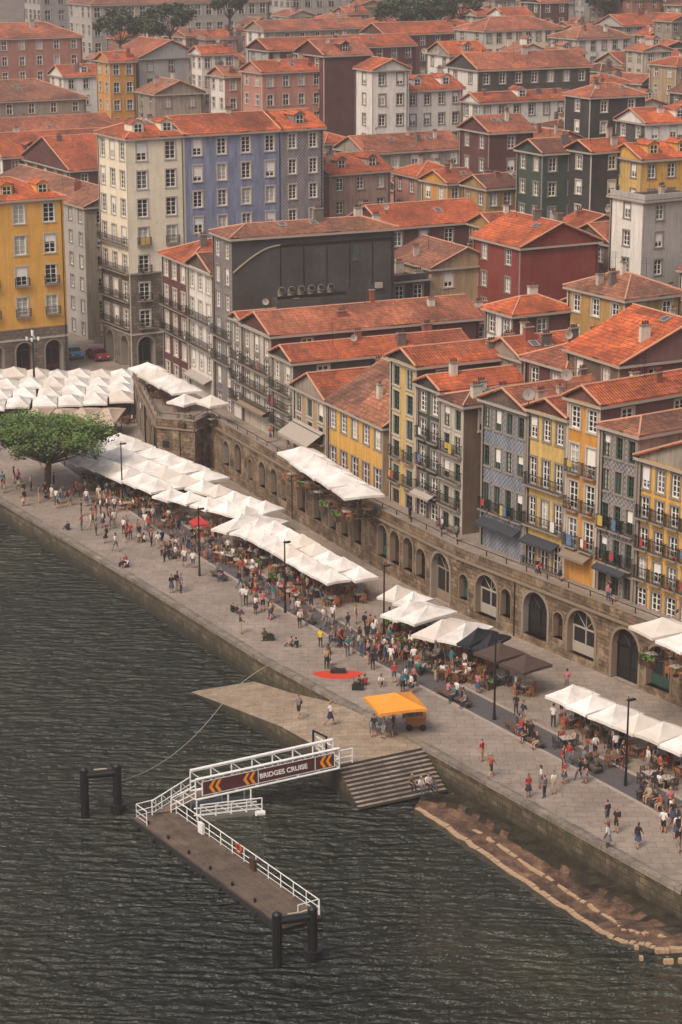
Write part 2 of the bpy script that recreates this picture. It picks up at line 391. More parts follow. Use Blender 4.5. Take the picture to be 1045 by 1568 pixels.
def building(name,o,e1,w1,w2,zb,zt,cl,cr,kind='g2',rm=None,pitch=.45,floors=4,c1=2,c2=3,fh=None,ww=1.0,wh=1.6,
             sm=None,tm=None,balc=(),ground_doors=False,lower=None,nlow=0,chimneys=1,dormers=0,full=True,oh=.35,skipr=0,detail=1,arcade=False):
    o=V((o[0],o[1],0)); e1=V((e1[0],e1[1],0)).normalized(); e2=V((e1.y,-e1.x,0))
    par=empty(name,o); rm=rm or R.choice(RO); sm=sm or sash; tm=tm or R.choice([stone,stone,stonel])
    FOOT.append((o.copy(),e1,e2,w1,w2))
    mb=MB(); wn=MB()
    fl=Fr((0,0,0),e1,-e2); fr_=Fr((0,0,0),e2,-e1)
    fh=fh or (zt-zb)/floors
    for fr,L,c,wm,side in ((fl,w1,c1,cl,0),(fr_,w2,c2,cr,1)):
        holes=[]; pitchx=L/max(1,c); wx=min(ww,pitchx*.54)
        for k in range(floors):
            top=zt-.55-k*fh; isg=(ground_doors and k==floors-1 and side==0)
            hh=wh
            if k in balc and side==0: hh=min(fh-.75,2.35)
            if isg: hh=min(fh-.6,2.7)
            if c==0: continue
            for i in range(c):
                if side==1 and skipr and R.random()<skipr: continue
                xc=pitchx*(i+.5); 
                if top-hh<zb+(5.4 if arcade else .05): continue
                z0=top-hh if not isg else zb+.05
                z1=top if not isg else zb+.05+hh
                w=wx*(1.15 if isg else 1)
                holes.append((xc-w/2,xc+w/2,z0,z1,'door' if isg else 'win',k))
        ah=[]
        if arcade:
            na=max(1,int(L/3.7)); pa=L/na
            for i in range(na): xc=pa*(i+.5); ah.append((xc-1.15,xc+1.15,zb+.5,zb+4.7,'arch',99))
        facade(mb,fr,L,zb,zt,holes+ah,wm,lower,(zb+nlow) if lower else None)
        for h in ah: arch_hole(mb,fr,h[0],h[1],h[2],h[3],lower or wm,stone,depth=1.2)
        for h in holes: window(wn,fr,h,sm,tm,h[4],detail)
        if arcade:
            box(wn,fr,0,L,0,.12,zb+5.0,zb+5.2,stonel)
            if nlow>7: box(wn,fr,0,L,0,.1,zb+nlow-.1,zb+nlow+.1,stonel)
        if side==0:
            for k in balc:
                hs=[h for h in holes if h[5]==k]
                if not hs: continue
                z=hs[0][2]
                if full: balcony(wn,fr,.12,L-.12,z)
                else:
                    for h in hs: balcony(wn,fr,h[0]-.25,h[1]+.25,z,.45)
            box(wn,fr,0.0,.22,0,.06,zb,zt-.25,tm); box(wn,fr,L-.22,L,0,.06,zb,zt-.25,tm)
            if ground_doors and R.random()<.3:
                za=zb+3.0; am_=R.choice([fascia,clothes_m[4],stoneb])
                wn.add([fr.p(.4,.08,za),fr.p(L-.4,.08,za),fr.p(L-.4,1.0,za-.4),fr.p(.4,1.0,za-.4)],am_); wn.add([fr.p(.4,1.0,za-.4),fr.p(L-.4,1.0,za-.4),fr.p(L-.4,1.0,za-.6),fr.p(.4,1.0,za-.6)],am_)
        elif arcade:
            for k in balc:
                for h in [h for h in holes if h[5]==k]: balcony(wn,fr,h[0]-.25,h[1]+.25,h[2],.45)
        if L>4: tube(wn,fr.p(L-.35,.09,zb),fr.p(L-.35,.09,zt-.2),.05,.05,iron,5)
        if side==1 and R.random()<.4 and L>5 and not arcade:
            x=R.uniform(1,L-1.5); z=R.uniform(.4,.8)*(zt-zb)+zb; box(wn,fr,x,x+.8,.03,.35,z,z+.6,fascia)
    fb=Fr(e2*w2,e1,e2); quad(mb,fb,0,w1,zb,zt,0,cl)
    fb2=Fr(e1*w1,e2,e1); quad(mb,fb2,0,w2,zb,zt,0,cr)
    mb.obj('walls',par); wn.obj('windows_and_balconies',par)
    rf=MB(); hf=roof(rf,e1,e2,w1,w2,zt,kind,pitch,rm,cr,oh); rf.obj('roof',par)
    ch=MB()
    for i in range(chimneys):
        a,b=R.uniform(.12,.88)*w1,R.uniform(.1,.95)*w2; h=hf(a,b); cw,cl_=R.uniform(.3,.5),R.uniform(.45,1.1); tl=R.uniform(.5,1.3)
        f=Fr(e1*a+e2*b,e1,e2); m=R.choice(chim)
        box(ch,f,-cw/2,cw/2,-cl_/2,cl_/2,h-.6,h+tl,m); box(ch,f,-cw/2-.07,cw/2+.07,-cl_/2-.07,cl_/2+.07,h+tl,h+tl+.1,stone)
        for q in (-.25,0,.25):
            if abs(q)<cl_/2: tube(ch,f.p(0,q,h+tl+.1),f.p(0,q,h+tl+.4),.09,.08,RO[1],6)
    for i in range(dormers):
        b=w2*(i+.5)/dormers; a=min(1.2,w1*.2); h=hf(a,b)
        f=Fr(e1*a+e2*b,e2,-e1)
        box(ch,f,-.8,.8,-2.0,.3,h-.4,h+1.0,cr); quad(ch,f,-.55,.55,h-.05,h+.85,.32,glass)
        for x in (-.55,0,.5): box(ch,f,x,x+.06,.33,.37,h-.05,h+.85,sash)
        box(ch,f,-.49,.5,.34,.36,h+.35,h+.41,sash)
        P=f.p
        for sx in (-1,1): ch.add([P(sx*1.0,.5,h+.95),P(sx*1.0,-2.4,h+.95),P(0,-2.4,h+1.5),P(0,.5,h+1.5)],rm,[(0,0),(2.9,0),(2.9,1.1),(0,1.1)])
        ch.add([P(-.9,.3,h+1.0),P(.9,.3,h+1.0),P(0,.3,h+1.48)],cr)
    for _ in range(R.choice([0,0,1,2])):
        a,b=w1*R.uniform(.15,.3),R.uniform(.2,.8)*w2; n=.12
        q=[e1*a_+e2*b_+V((0,0,hf(a_,b_)+n)) for a_,b_ in ((a,b),(a,b+.8),(a+.8,b+.8),(a+.8,b))]
        ch.add(q,glass2)
        for i in range(4): tube(ch,q[i],q[(i+1)%4],.05,.05,fascia,4)
    for _ in range(R.choice([0,1,2])):
        a,b=R.uniform(.2,.8)*w1,R.uniform(.1,.8)*w2; h=hf(a,b); t=e1*a+e2*b+V((0,0,h)); zt2=V((0,0,2.2))
        tube(ch,t,t+zt2,.03,.02,iron,4); 
        for q in (1.6,1.85,2.1): tube(ch,t+V((-.4,0,q)),t+V((.4,0,q)),.012,.012,iron,4)
    if R.random()<.16:
        a,b=R.uniform(.1,.5)*w1,R.uniform(.1,.9)*w2; dish(ch,e1*a+e2*b+V((0,0,hf(a,b)+.9)),.36)
    if ch.f: ch.obj('chimneys_and_dormers',par)
    return par
# ---------------------------------------------------------------- palette
yellow=plaster('#d09e48'); yellow2=plaster('#c9a660',.7); ochre=plaster('#ab8348',.85); cream=plaster('#e2d5bc',.3); white=plaster('#dad3ca',.45)
palegrey=plaster('#a8a29c',.5); maroon=plaster('#562a27',.4); darkslate=plaster('#3d3936',.5); brownw=plaster('#64503f',.7); pink=plaster('#b57c6c',.6)
blue=tilewall('#858ba6','#8f96ae'); bluetile=tilewall('#6d7382','#9a9ba0'); greytile=tilewall('#6f6a70','#a49c9a'); creamtile=tilewall('#a89a86','#8d8378')
green=plaster('#2f4038',.4); red=plaster('#7c2a20',.4); beige=plaster('#a98e6e',.9); black=plaster('#292626',.4); oran=plaster('#c58a3a',.6); sandw=plaster('#988b7c',.9)
rust=plaster('#965f47',.7); bone=plaster('#c0b4a2',.8)
# ---------------------------------------------------------------- riverside row
ZT=5.0
rowB=[
('yellow_townhouse',1120,1215,770,12,yellow2,sandw,'g2',0,4,3,(1,2),.45),
('yellow_townhouse',980,1120,742,12,yellow,sandw,'g2',1,5,6,(1,2,3),.4),
('grey_tiled_townhouse',922,979,668,15,greytile,sandw,'hip',2,5,3,(2,3),.3),
('ochre_townhouse',870,921,622,17,oran,plaster('#6a443f',.4),'g2',1,5,2,(1,2,3),.5),
('balconied_townhouse',809,869,642,15,yellow2,maroon,'g2',0,4,3,(1,2,3),.4),
('blue_tiled_townhouse',739,808,632,15,bluetile,brownw,'g2',4,4,4,(2,),.4),
('narrow_townhouse',677,711,622,13,bone,brownw,'hip',3,5,2,(1,2,3,4),.3),
('dark_green_townhouse',640,676,600,20,green,darkslate,'g2',1,5,2,(1,2,3),.4),
('pale_yellow_townhouse',598,639,562,16,yellow2,darkslate,'g2',0,6,2,(3,4),.4),
('low_yellow_house',502,588,655,12,yellow,beige,'g1',2,2,5,(),.55),
('small_stone_house',450,500,615,12,beige,sandw,'g2',0,3,3,(1,),.45),
('cream_townhouse',417,449,556,20,creamtile,darkslate,'g2',0,5,2,(1,2,3),.4),
('tiled_townhouse',371,416,515,24,bone,maroon,'g2',4,5,3,(1,2,3),.4),
('narrow_grey_townhouse',356,370,492,10,white,sandw,'g2',0,5,1,(1,2,3),.4),
('dark_gabled_warehouse',326,355,366,19,greytile,darkslate,'hip',2,7,2,(3,4),.3),
('maroon_and_white_townhouse',288,325,420,17,white,brownw,'g2',3,5,3,(1,2),.4),
('maroon_window_townhouse',248,287,404,17,maroon,maroon,'hip',0,5,3,(1,2),.4),
]
for r in rowB:
    nm,uL,uR,vR,dep,cf,cs,kind,ri,fl,co,ba,pi=r
    A,i,s,d=on_line(uR,vR,ROW); B,_,_,_=on_line(uL,vR+(uL-uR)*.45,ROW)
    e=(V((B.x,B.y,0))-V((A.x,A.y,0))); w=e.length
    if 'warehouse' in nm: WH=(A.copy(),e.normalized())
    if 'small_stone' in nm: SS=(A.copy(),e.normalized(),w)
    building(nm,A,e,w-.02,dep,ZT-.4,A.z,cf,cs,kind,RO[ri],pi,fl,co,0 if 'warehouse' in nm else 3,None,1.2,1.8,
      sm=R.choice([sash,sash,sash,sashg]) if 'maroon' not in nm else sash,balc=ba,ground_doors=True,skipr=.6,full=R.random()<.6,chimneys=3)
# flank of the warehouse: ventilation plant, cladding seams and the sloping flashing of its old roof line
A,e=WH; e2=V((e.y,-e.x,0)); mb=MB(); f=Fr(V((A.x,A.y,0)),e2,-e); zc=SD(450,448,A.y+5).z
box(mb,f,4.5,12.5,.03,1.5,zc-3,zc,darkslate)
for i in range(6):
    x=5.2+i*1.15; tube(mb,f.p(x,.8,zc),f.p(x,.8,zc+.7),.34,.34,stone,12); tube(mb,f.p(x,.8,zc+.7),f.p(x,1.2,zc+.95),.34,.38,stone,12); tube(mb,f.p(x,1.2,zc+.95),f.p(x,1.22,zc+.965),.33,.33,darkin,12)
box(mb,f,4.5,12.5,1.45,1.5,zc+.0,zc+.35,iron)
pts=[f.p(.1+5.4*t,.05,A.z-3.6+2.6*math.sin(t*1.571)) for t in [j/8 for j in range(9)]]
for j in range(8): tube(mb,pts[j],pts[j+1],.12,.12,stone,5)
box(mb,f,5.5,18.8,.01,.12,A.z-1.1,A.z-.95,iron)
for x in (5.5,8.2,10.9,13.6,16.3): box(mb,f,x,x+.06,.01,.06,zc+.5,A.z-1.1,iron)
box(mb,f,14.0,14.7,.01,.08,A.z-3.3,A.z-2.0,glass2)
mb.obj('ventilation_plant')
A,e,w=SS; mb=MB(); f=Fr(V((A.x,A.y,0)),e,V((-e.y,e.x,0))); za=A.z-3.2
if f.n.x>0: f.n=-f.n
mb.add([f.p(.3,.1,za),f.p(w-.5,.1,za),f.p(w-.5,2.0,za-1.2),f.p(.3,2.0,za-1.2)],fascia); mb.add([f.p(.3,2.0,za-1.2),f.p(w-.5,2.0,za-1.2),f.p(w-.5,2.0,za-1.5),f.p(.3,2.0,za-1.5)],fascia)
for x in (.35,w-.55): tube(mb,f.p(x,2.0,za-1.25),f.p(x,.1,za-1.25),.03,.03,iron,5)
mb.obj('canvas_awning')
# ---------------------------------------------------------------- city on the hill
def hill(nm,u,v,D,w1,w2,cl,cr,kind='g2',ri=None,fl=4,c1=2,c2=3,pitch=.42,anchor='L',fh=3.1,yaw=0,**k):
    P=SD(u,v,D); a=math.radians(yaw); c,s=math.cos(a),math.sin(a)
    e1=V((E1.x*c-E1.y*s,E1.x*s+E1.y*c,0)); e2=V((e1.y,-e1.x,0))
    if anchor=='R': P=P-e2*w2
    cen=P+e1*w1/2+e2*w2/2
    zb=k.pop('zb',None)
    if zb is None: zb=min(ground(P.x,P.y),ground(cen.x,cen.y),P.z-4)-1
    return building(nm,P,e1,w1,w2,zb,P.z,cl,cr,kind,RO[ri] if ri is not None else None,pitch,fl,c1,c2,fh,ww=k.pop('ww',1.1),wh=k.pop('wh',1.7),detail=k.pop('detail',1 if D<360 else 0),**k)
P=SD(194,213,272)
building('cream_corner_block',P,E1,9,8,-.5,P.z,cream,cream,'hip',RO[0],.4,8,3,2,3.55,ww=1.4,wh=2.25,tm=stonel,lower=granite,nlow=13,balc=(3,4,5,6),full=True,dormers=2,chimneys=1,arcade=True)
building('blue_tiled_block',P+E2*8.05,E1,9,14,-.5,P.z,blue,blue,'g2',RO[0],.4,8,3,4,3.3,ww=1.25,wh=2.05,tm=stonel,dormers=0,chimneys=1)
building('grey_tiled_block',P+E2*22.1,E1,9,6.2,-.5,P.z,greytile,greytile,'g2',RO[1],.4,8,3,2,3.3,ww=1.1,wh=1.9,tm=stonel,dormers=1,chimneys=0)
hill('yellow_square_block',97,302,272,10,24,yellow,plaster('#d79f45',.35),'hip',1,6,3,6,.4,'R',3.9,zb=-.5,ww=1.5,wh=2.4,tm=stonel,dormers=5,lower=granite,nlow=6.5,arcade=True,balc=(2,3))
hill('alley_townhouse',130,318,292,34,9,palegrey,sandw,'g1',2,6,10,2,.4,zb=-.5)
hill('alley_townhouse',108,262,330,20,14,maroon,maroon,'g2',0,4,5,3,.4)
H=[
('terracotta_roof_house',5,242,345,14,20,white,maroon,'g2',0,3,3,5),
('terracotta_roof_house',-40,215,370,12,30,maroon,red,'g2',4,3,3,6),
('grey_stone_house',132,150,400,14,34,sandw,sandw,'hip',2,4,3,8),
('white_house',98,118,420,8,9,white,white,'g2',0,4,2,3),
('ochre_house',168,95,388,6,5,oran,oran,'g2',0,5,2,2),
('pale_rendered_house',213,90,392,12,13,palegrey,palegrey,'g1',4,4,3,3),
('grey_gabled_house',238,145,372,8,9,sandw,sandw,'g1',2,3,2,2),
('white_townhouse',310,84,378,5,6,white,white,'g2',0,5,2,3),
('white_townhouse',345,118,370,6,6,white,pink,'g2',2,4,2,2),
('pink_house',402,112,362,7,12,pink,pink,'g2',0,4,2,4),
('maroon_clad_house',497,86,366,10,9,maroon,maroon,'g2',4,5,2,0),
('long_terrace_house',412,78,402,8,32,palegrey,maroon,'g2',0,4,2,10),
('white_gabled_house',572,108,335,6,6.2,white,white,'g1',0,5,1,2),
('white_house',622,140,340,8,11,white,white,'g2',0,4,2,4),
('loggia_house',733,108,350,10,21,white,darkslate,'g2',4,4,2,7),
('loggia_house_lower',735,158,340,5,17,white,white,'g2',0,3,2,6),
('black_slate_house',905,150,330,7,10,black,black,'hip',4,4,1,2),
('terrace_house',990,190,320,8,13,darkslate,white,'g2',1,3,2,4),
('granite_house',955,100,425,9,16,sandw,sandw,'g2',0,4,2,5),
('hotel_house',742,48,440,10,20,palegrey,cream,'hip',4,3,2,8),
('hotel_house',884,60,440,9,14,palegrey,white,'hip',2,3,2,5),
('townhouse',955,40,470,9,18,brownw,palegrey,'g2',0,3,2,6),
('red_roof_townhouse',126,56,455,12,34,pink,plaster('#a06a5c',.5),'hip',4,3,3,9),
('terrace_house',405,48,460,8,26,white,sandw,'g2',4,3,2,7),
('terrace_house',590,54,445,9,22,white,maroon,'g2',0,3,2,6),
('terrace_house',690,85,400,9,8,white,sandw,'g2',1,3,2,2),
('rosy_house',505,268,292,9,10,pink,plaster('#a5877a',.8),'g2',0,3,2,3),
('terracotta_roof_house',560,236,318,9,17,brownw,sandw,'g2',4,2,2,5),
('terracotta_roof_house',640,272,300,7,7,pink,sandw,'hip',0,3,2,3),
('yellow_house',686,282,287,6,5,oran,plaster('#c88f38',.6),'g2',0,4,2,2),
('ruined_yellow_house',746,290,281,6,6.5,ochre,plaster('#a07f4c',.95),'g2',3,3,2,3),
('maroon_house',750,204,296,8,7,maroon,maroon,'g2',4,3,2,1),
('dark_green_house',832,236,272,6,6,green,green,'g2',3,4,2,2),
('black_house',907,234,270,5,6.6,black,black,'g2',0,4,1,1),
('yellow_house',984,246,268,7,9,yellow2,yellow,'g2',1,4,2,3),
('white_rendered_house',988,308,240,6,9,white,palegrey,'flat',2,4,1,2),
('dark_maroon_house',590,350,254,9,14,maroon,maroon,'g2',1,3,2,4),
('yellow_house',759,352,250,6,4,ochre,ochre,'g2',0,4,2,1),
('ochre_gabled_house',661,412,243,10,9,beige,beige,'g1',2,3,2,2),
('red_clad_house',798,380,238,10,10.5,red,red,'g1',1,3,2,0),
('brown_house',936,375,246,8,5,brownw,brownw,'g2',4,3,2,1),
('maroon_turret_house',786,484,208,5,7,white,maroon,'hip',1,3,2,1),
('stained_yellow_house',958,460,204,9,7,ochre,plaster('#9d834a',.95),'hip',2,4,3,2),
('low_house',668,500,226,6,8,sandw,sandw,'g2',0,2,2,2),
('low_house',598,432,240,6,5,maroon,darkslate,'flat',2,4,2,2),
('low_house',800,552,188,6,7,sandw,sandw,'g2',1,2,2,2),
('low_house',868,566,182,6,9,maroon,sandw,'hip',4,2,2,2),
('brown_gabled_house',950,560,176,8,14,brownw,plaster('#74504a',.5),'g1',1,2,2,2),
]
for h in H:
    nm,u,v,D,w1,w2,cl,cr,kind,ri,fl,c1,c2=h
    hill(nm,u,v,D,w1,w2,cl,cr,kind,ri,fl,c1,c2,anchor='R' if (nm in('grey_stone_house','red_roof_townhouse')) else 'L',
         dormers=R.choice([0,0,1,2]) if kind=='g2' and D>230 and w2>7 else 0,chimneys=R.choice([1,2,3]),yaw=R.uniform(-4,4))
hill('stone_palace',140,8,530,14,48,palegrey,plaster('#9c948d',.3),'hip',2,5,4,16,fh=4.2,ww=1.6,wh=2.4)
hill('stone_palace',445,-8,545,12,60,palegrey,plaster('#a39a92',.3),'hip',4,5,4,18,fh=4.2,ww=1.6,wh=2.4)
hill('stone_palace',60,-60,600,12,200,palegrey,plaster('#8f8a86',.3),'hip',2,5,4,50,fh=4.2,ww=1.6,wh=2.4)
walls=[white,maroon,sandw,brownw,palegrey,ochre,beige,pink,bone,rust,white,bone,darkslate]
def inside(p,pad=1.0):
    for o,e1,e2,w1,w2 in FOOT:
        d=p-o; a,b=d.dot(e1),d.dot(e2)
        if -pad<a<w1+pad and -pad<b<w2+pad: return True
    return False
for si in range(-7,52):
    for ti in range(0,40):
        s=si*9.2+R.uniform(-1.5,1.5); t=22+ti*8.7+R.uniform(-1.5,1.5)
        if s>100 and t<24: continue
        o=V((25.4,151.4,0))+E1*s+E2*t
        if o.y>600 or o.y<120: continue
        u=522+3300*o.x/(o.y*.962+12)
        if u<-250 or u>1300: continue
        w1,w2=R.uniform(4.6,8.0),R.uniform(4.6,8.0)
        ya=math.radians(R.gauss(0,8)); e=V((E1.x*math.cos(ya)-E1.y*math.sin(ya),E1.x*math.sin(ya)+E1.y*math.cos(ya),0)); ee=V((e.y,-e.x,0))
        if any(inside(o+e*a+ee*b,.2) for a in (0,w1/2,w1) for b in (0,w2/2,w2)): continue
        z=ground(o.x,o.y); far=o.y>300
        hgt=R.choice([5,6,7.5,9,11,13]) if far else R.uniform(5,9)
        fl=max(1,int(hgt/2.9)); m=R.choice(walls)
        building('hillside_house',o,e,w1,w2,z-1.5,z+hgt,m if R.random()<.6 else R.choice(walls),m,R.choice(['g2','g2','g1','hip','flat' if R.random()<.25 else 'g1']),R.choice(RO+[RO[4],RO[0]]),R.uniform(.28,.42),fl,2,R.choice([2,2,3]),2.9,ww=.95,wh=1.5,detail=0,chimneys=R.choice([1,1,2]),dormers=1 if R.random()<.25 and w2>5.5 else 0)
# ---------------------------------------------------------------- terrain, water, quay
def terrain():
    k=N('hillside_ground'); k.col(k.ramp(k.noise(k.pos(),.15,5),[(.3,lin('#4d403a')),(.7,lin('#73635a'))])); k.rough(.95)
    nx,ny=200,160; vs=[];fs=[]
    for j in range(ny+1):
        for i in range(nx+1):
            x=-500+1100*i/nx; y=60+1500*(j/ny)**1.5
            vs.append((x,y,ground(x,y)))
    for j in range(ny):
        for i in range(nx):
            a=j*(nx+1)+i; fs.append((a,a+1,a+nx+2,a+nx+1))
    me=bpy.data.meshes.new('ground'); me.from_pydata(vs,[],fs); me.materials.append(k.m)
    COL.objects.link(bpy.data.objects.new('ground',me))
terrain()
def sheet(name,pts,m,z=None,uvs=1.0):
    mb=MB(); mb.add([V((p[0],p[1],z if z is not None else p[2])) for p in pts],m,[(p[0]*uvs,p[1]*uvs) for p in pts]); return mb.obj(name)
k=N('river_water')
n1=k.noise(k.pos((.62,1.25,1)),.55,4,.55); n2=k.noise(k.pos((.8,1.5,1)),1.5,3,.55); n3=k.noise(k.pos(),.05,4); n4=k.noise(k.pos((.4,1.0,1)),.07,3)
wv=k.n('ShaderNodeTexWave',wave_type='BANDS',bands_direction='Y',wave_profile='SIN'); k.l(k.pos((.45,1,1)),wv.inputs[0]); wv.inputs['Scale'].default_value=.27; wv.inputs['Distortion'].default_value=16; wv.inputs['Detail'].default_value=3; wv.inputs['Detail Scale'].default_value=1.1; wv.inputs['Detail Roughness'].default_value=.6
ad=k.n('ShaderNodeMath',operation='MULTIPLY_ADD'); k.l(n2,ad.inputs[0]); ad.inputs[1].default_value=.5; k.l(n1,ad.inputs[2])
ad2=k.n('ShaderNodeMath',operation='MULTIPLY_ADD'); k.l(wv.outputs['Fac'],ad2.inputs[0]); ad2.inputs[1].default_value=.2; k.l(ad.outputs[0],ad2.inputs[2])
k.col(k.ramp(n3,[(.3,(.014,.018,.015,1)),(.55,(.022,.026,.019,1)),(.75,(.045,.048,.03,1))])); k.b.inputs['IOR'].default_value=1.33
k.l(k.ramp(n4,[(.4,G3(.03)),(.65,G3(.1))]),k.b.inputs['Roughness'])
k.bump(ad2.outputs[0],1.0,1.5); waterm=k.m
sheet('river_water',[(-1500,-300),(1500,-300),(1500,2500),(-1500,2500)],waterm,WATER)
k=N('quay_paving'); br=k.n('ShaderNodeTexBrick'); k.l(k.pos(),br.inputs[0])
br.inputs['Color1'].default_value=lin('#9c8d80'); br.inputs['Color2'].default_value=lin('#938477'); br.inputs['Mortar'].default_value=lin('#776a5f')
br.inputs['Scale'].default_value=1; br.inputs['Brick Width'].default_value=1.3; br.inputs['Row Height'].default_value=.8; br.inputs['Mortar Size'].default_value=.025
a=k.mix(.7,br.outputs[0],k.ramp(k.noise(k.pos(),.16,6,.7),[(.3,G3(.55)),(.7,G3(1.2))]),'MULTIPLY')
a=k.mix(.6,a,k.ramp(k.noise(k.pos(),1.1,7,.8),[(.3,G3(.45)),(.7,G3(1.15))]),'MULTIPLY')
pf=k.ramp(k.noise(k.pos(),.45,6,.75),[(.54,G3(0)),(.64,G3(.6))]); a=k.mix(pf,a,lin('#685d54')); k.col(a); k.rough(.8); paving=k.m
quaywall=stonewall('quay_wall_stone','#75674f','#574b39','#28241f',1.1,.45,'#3f3b27',tide=True)
inner=[(-60,420),(20,320),(60,220),(100,90)]
sheet('quay_pavement',QUAY+inner,paving,0.0)
mb=MB(); acc=0
for i in range(len(QUAY)-1):
    a,b=V((*QUAY[i],0)),V((*QUAY[i+1],0)); L=(b-a).length; n=max(1,int(L/3)); 
    for j in range(n):
        p=a.lerp(b,j/n); q=a.lerp(b,(j+1)/n); l0,l1=acc+L*j/n,acc+L*(j+1)/n
        mb.add([p+V((0,0,-6)),q+V((0,0,-6)),q,p],quaywall,[(l0,-6),(l1,-6),(l1,0),(l0,0)])
    acc+=L
mb.obj('quay_wall')
cop=stonewall('quay_coping_stone','#968a7d','#83776c','#544b44',1.4,.6)
qi=offset(QUAY,-.12); qo=offset(QUAY,.62)
mb=MB()
for i in range(1,len(QUAY)-1):
    A,B,C,D=[V((*p,0)) for p in (qi[i],qi[i+1],qo[i+1],qo[i])]
    up=V((0,0,.1)); L=(B-A).length
    mb.add([A+up,B+up,C+up,D+up],cop,[(0,0),(L,0),(L,.7),(0,.7)]); mb.add([A-V((0,0,.2)),B-V((0,0,.2)),B+up,A+up],cop,[(0,0),(L,0),(L,.3),(0,.3)])
    mb.add([D+up,C+up,C,D],cop)
mb.obj('quay_edge_coping')
k=N('lane_setts'); a=k.ramp(k.noise(k.pos(),2.5,6,.8),[(.3,lin('#423e3e')),(.7,lin('#5c5757'))]); k.col(a); k.rough(.8); lane=k.m
kerbm=plain('kerb_stone','#9c9085',.8)
ml=MB(); mk=MB(); ys=[115+3*i for i in range(42)]
def fr_at(y,f): return V((xat(QUAY,y)+(xat(WROW,y)-xat(QUAY,y))*f,y,0))
def f0(y): return .31+.0017*(y-135)
for i in range(len(ys)-1):
    y0,y1=ys[i],ys[i+1]
    A,B,C,D=fr_at(y0,f0(y0)),fr_at(y1,f0(y1)),fr_at(y1,f0(y1)+.13),fr_at(y0,f0(y0)+.13)
    h=V((0,0,.004)); ml.add([A+h,B+h,C+h,D+h],lane)
    for P_,Q_ in ((A,B),(D,C)):
        w=V((.2,.1,0)); t=V((0,0,.07))
        mk.add([P_-w+t,Q_-w+t,Q_+t,P_+t],kerbm); mk.add([P_-w,Q_-w,Q_-w+t,P_-w+t],kerbm); mk.add([P_,Q_,Q_+t,P_+t],kerbm)
ml.obj('lane_road'); mk.obj('lane_kerb')
# slipway + landing + steps
T0=S(518,1172,0); T1=V((5.9,143.3,0))
outer=[S(285,1057,-2.3),S(360,1085,-1.4),S(430,1112,-.6),S(480,1140,-.15),T0]
innr=[V((-7.4,163.4,-2.3)),V((-3.8,158,-1.4)),V((-1.4,154.4,-.6)),V((.2,151.9,-.1)),V((1.6,149.9,.006))]
slipm=stonewall('slipway_stone','#b09b84','#9f8b75','#83735f',1.2,.7,None,None,.5)
mb=MB()
for i in range(4):
    q=[outer[i],outer[i+1],innr[i+1],innr[i]]; mb.add(q,slipm,[(p.x,p.y) for p in q])
    a,b=outer[i],outer[i+1]; mb.add([a,b,V((b.x,b.y,-5)),V((a.x,a.y,-5))],quaywall,[(a.x,a.z),(b.x,b.z),(b.x,-5),(a.x,-5)])
q=[T0+V((0,0,.005)),V((5.9,143.3,.006)),innr[4]]; mb.add(q,slipm,[(p.x,p.y) for p in q])
a,b=outer[0],innr[0]; mb.add([a,b,V((b.x,b.y,-5)),V((a.x,a.y,-5))],quaywall)
mb.obj('slipway')
B0=S(556,1245,-2.2);B1=S(692,1217,-2.2); ns=12; mb=MB()
stp=stonewall('step_stone','#a3968a','#8b8074','#5d544c',1.2,.5)
g=lambda p,z:V((p.x,p.y,z))
for i in range(ns):
    f0_,f1=i/ns,(i+1)/ns; z=-2.4*i/ns; z2=-2.4*(i+1)/ns
    a0,a1=T0.lerp(B0,f0_),T1.lerp(B1,f0_); b0,b1=T0.lerp(B0,f1),T1.lerp(B1,f1)
    mb.add([g(a0,z2),g(a1,z2),g(b1,z2),g(b0,z2)],stp,[(0,i),(6,i),(6,i+.3),(0,i+.3)])
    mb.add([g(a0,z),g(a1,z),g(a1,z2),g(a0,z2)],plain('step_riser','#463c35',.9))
    mb.add([g(a0,z2),g(b0,z2),g(b0,-5),g(a0,-5)],quaywall,[(0,0),(.4,0),(.4,3),(0,3)])
mb.add([g(B0,-2.4),g(B1,-2.4),g(B1,-5),g(B0,-5)],quaywall)
mb.obj('stone_steps')
# tidal ledge
lo=[S(u,v,-2.05) for u,v in ((635,1238),(700,1282),(770,1330),(850,1385),(905,1420),(945,1442),(1000,1452),(1080,1450),(1200,1440))]
inn=[V((B1.x-2,B1.y,-2.0))]+[V((xat(QUAY,y)+.3,y,-1.85)) for y in (139,134,129,124,120,117,112,104)]
k=N('tidal_ledge_rock'); nz=k.noise(k.pos((1,1,1)),.9,8,.8); a=k.ramp(nz,[(.32,lin('#2f251d')),(.46,lin('#63493a')),(.58,lin('#8c6a4d')),(.75,lin('#6f624c'))])
b_=k.ramp(k.noise(k.pos(),.3,5,.7),[(.38,G3(.4)),(.6,G3(1.1))]); a=k.mix(.9,a,b_,'MULTIPLY'); k.col(a); k.rough(.5); k.bump(nz,.8,.35); led=k.m
k=N('wet_ledge_rock'); nz=k.noise(k.pos((1,1,1)),1.1,7,.8); k.col(k.ramp(nz,[(.35,lin('#1d1a14')),(.6,lin('#3f3827')),(.75,lin('#4d4a2c'))])); k.rough(.3); k.bump(nz,.8,.3); wled=k.m
mb=MB(); sub=7; row=7; rr=random.Random(3)
Pt=[]
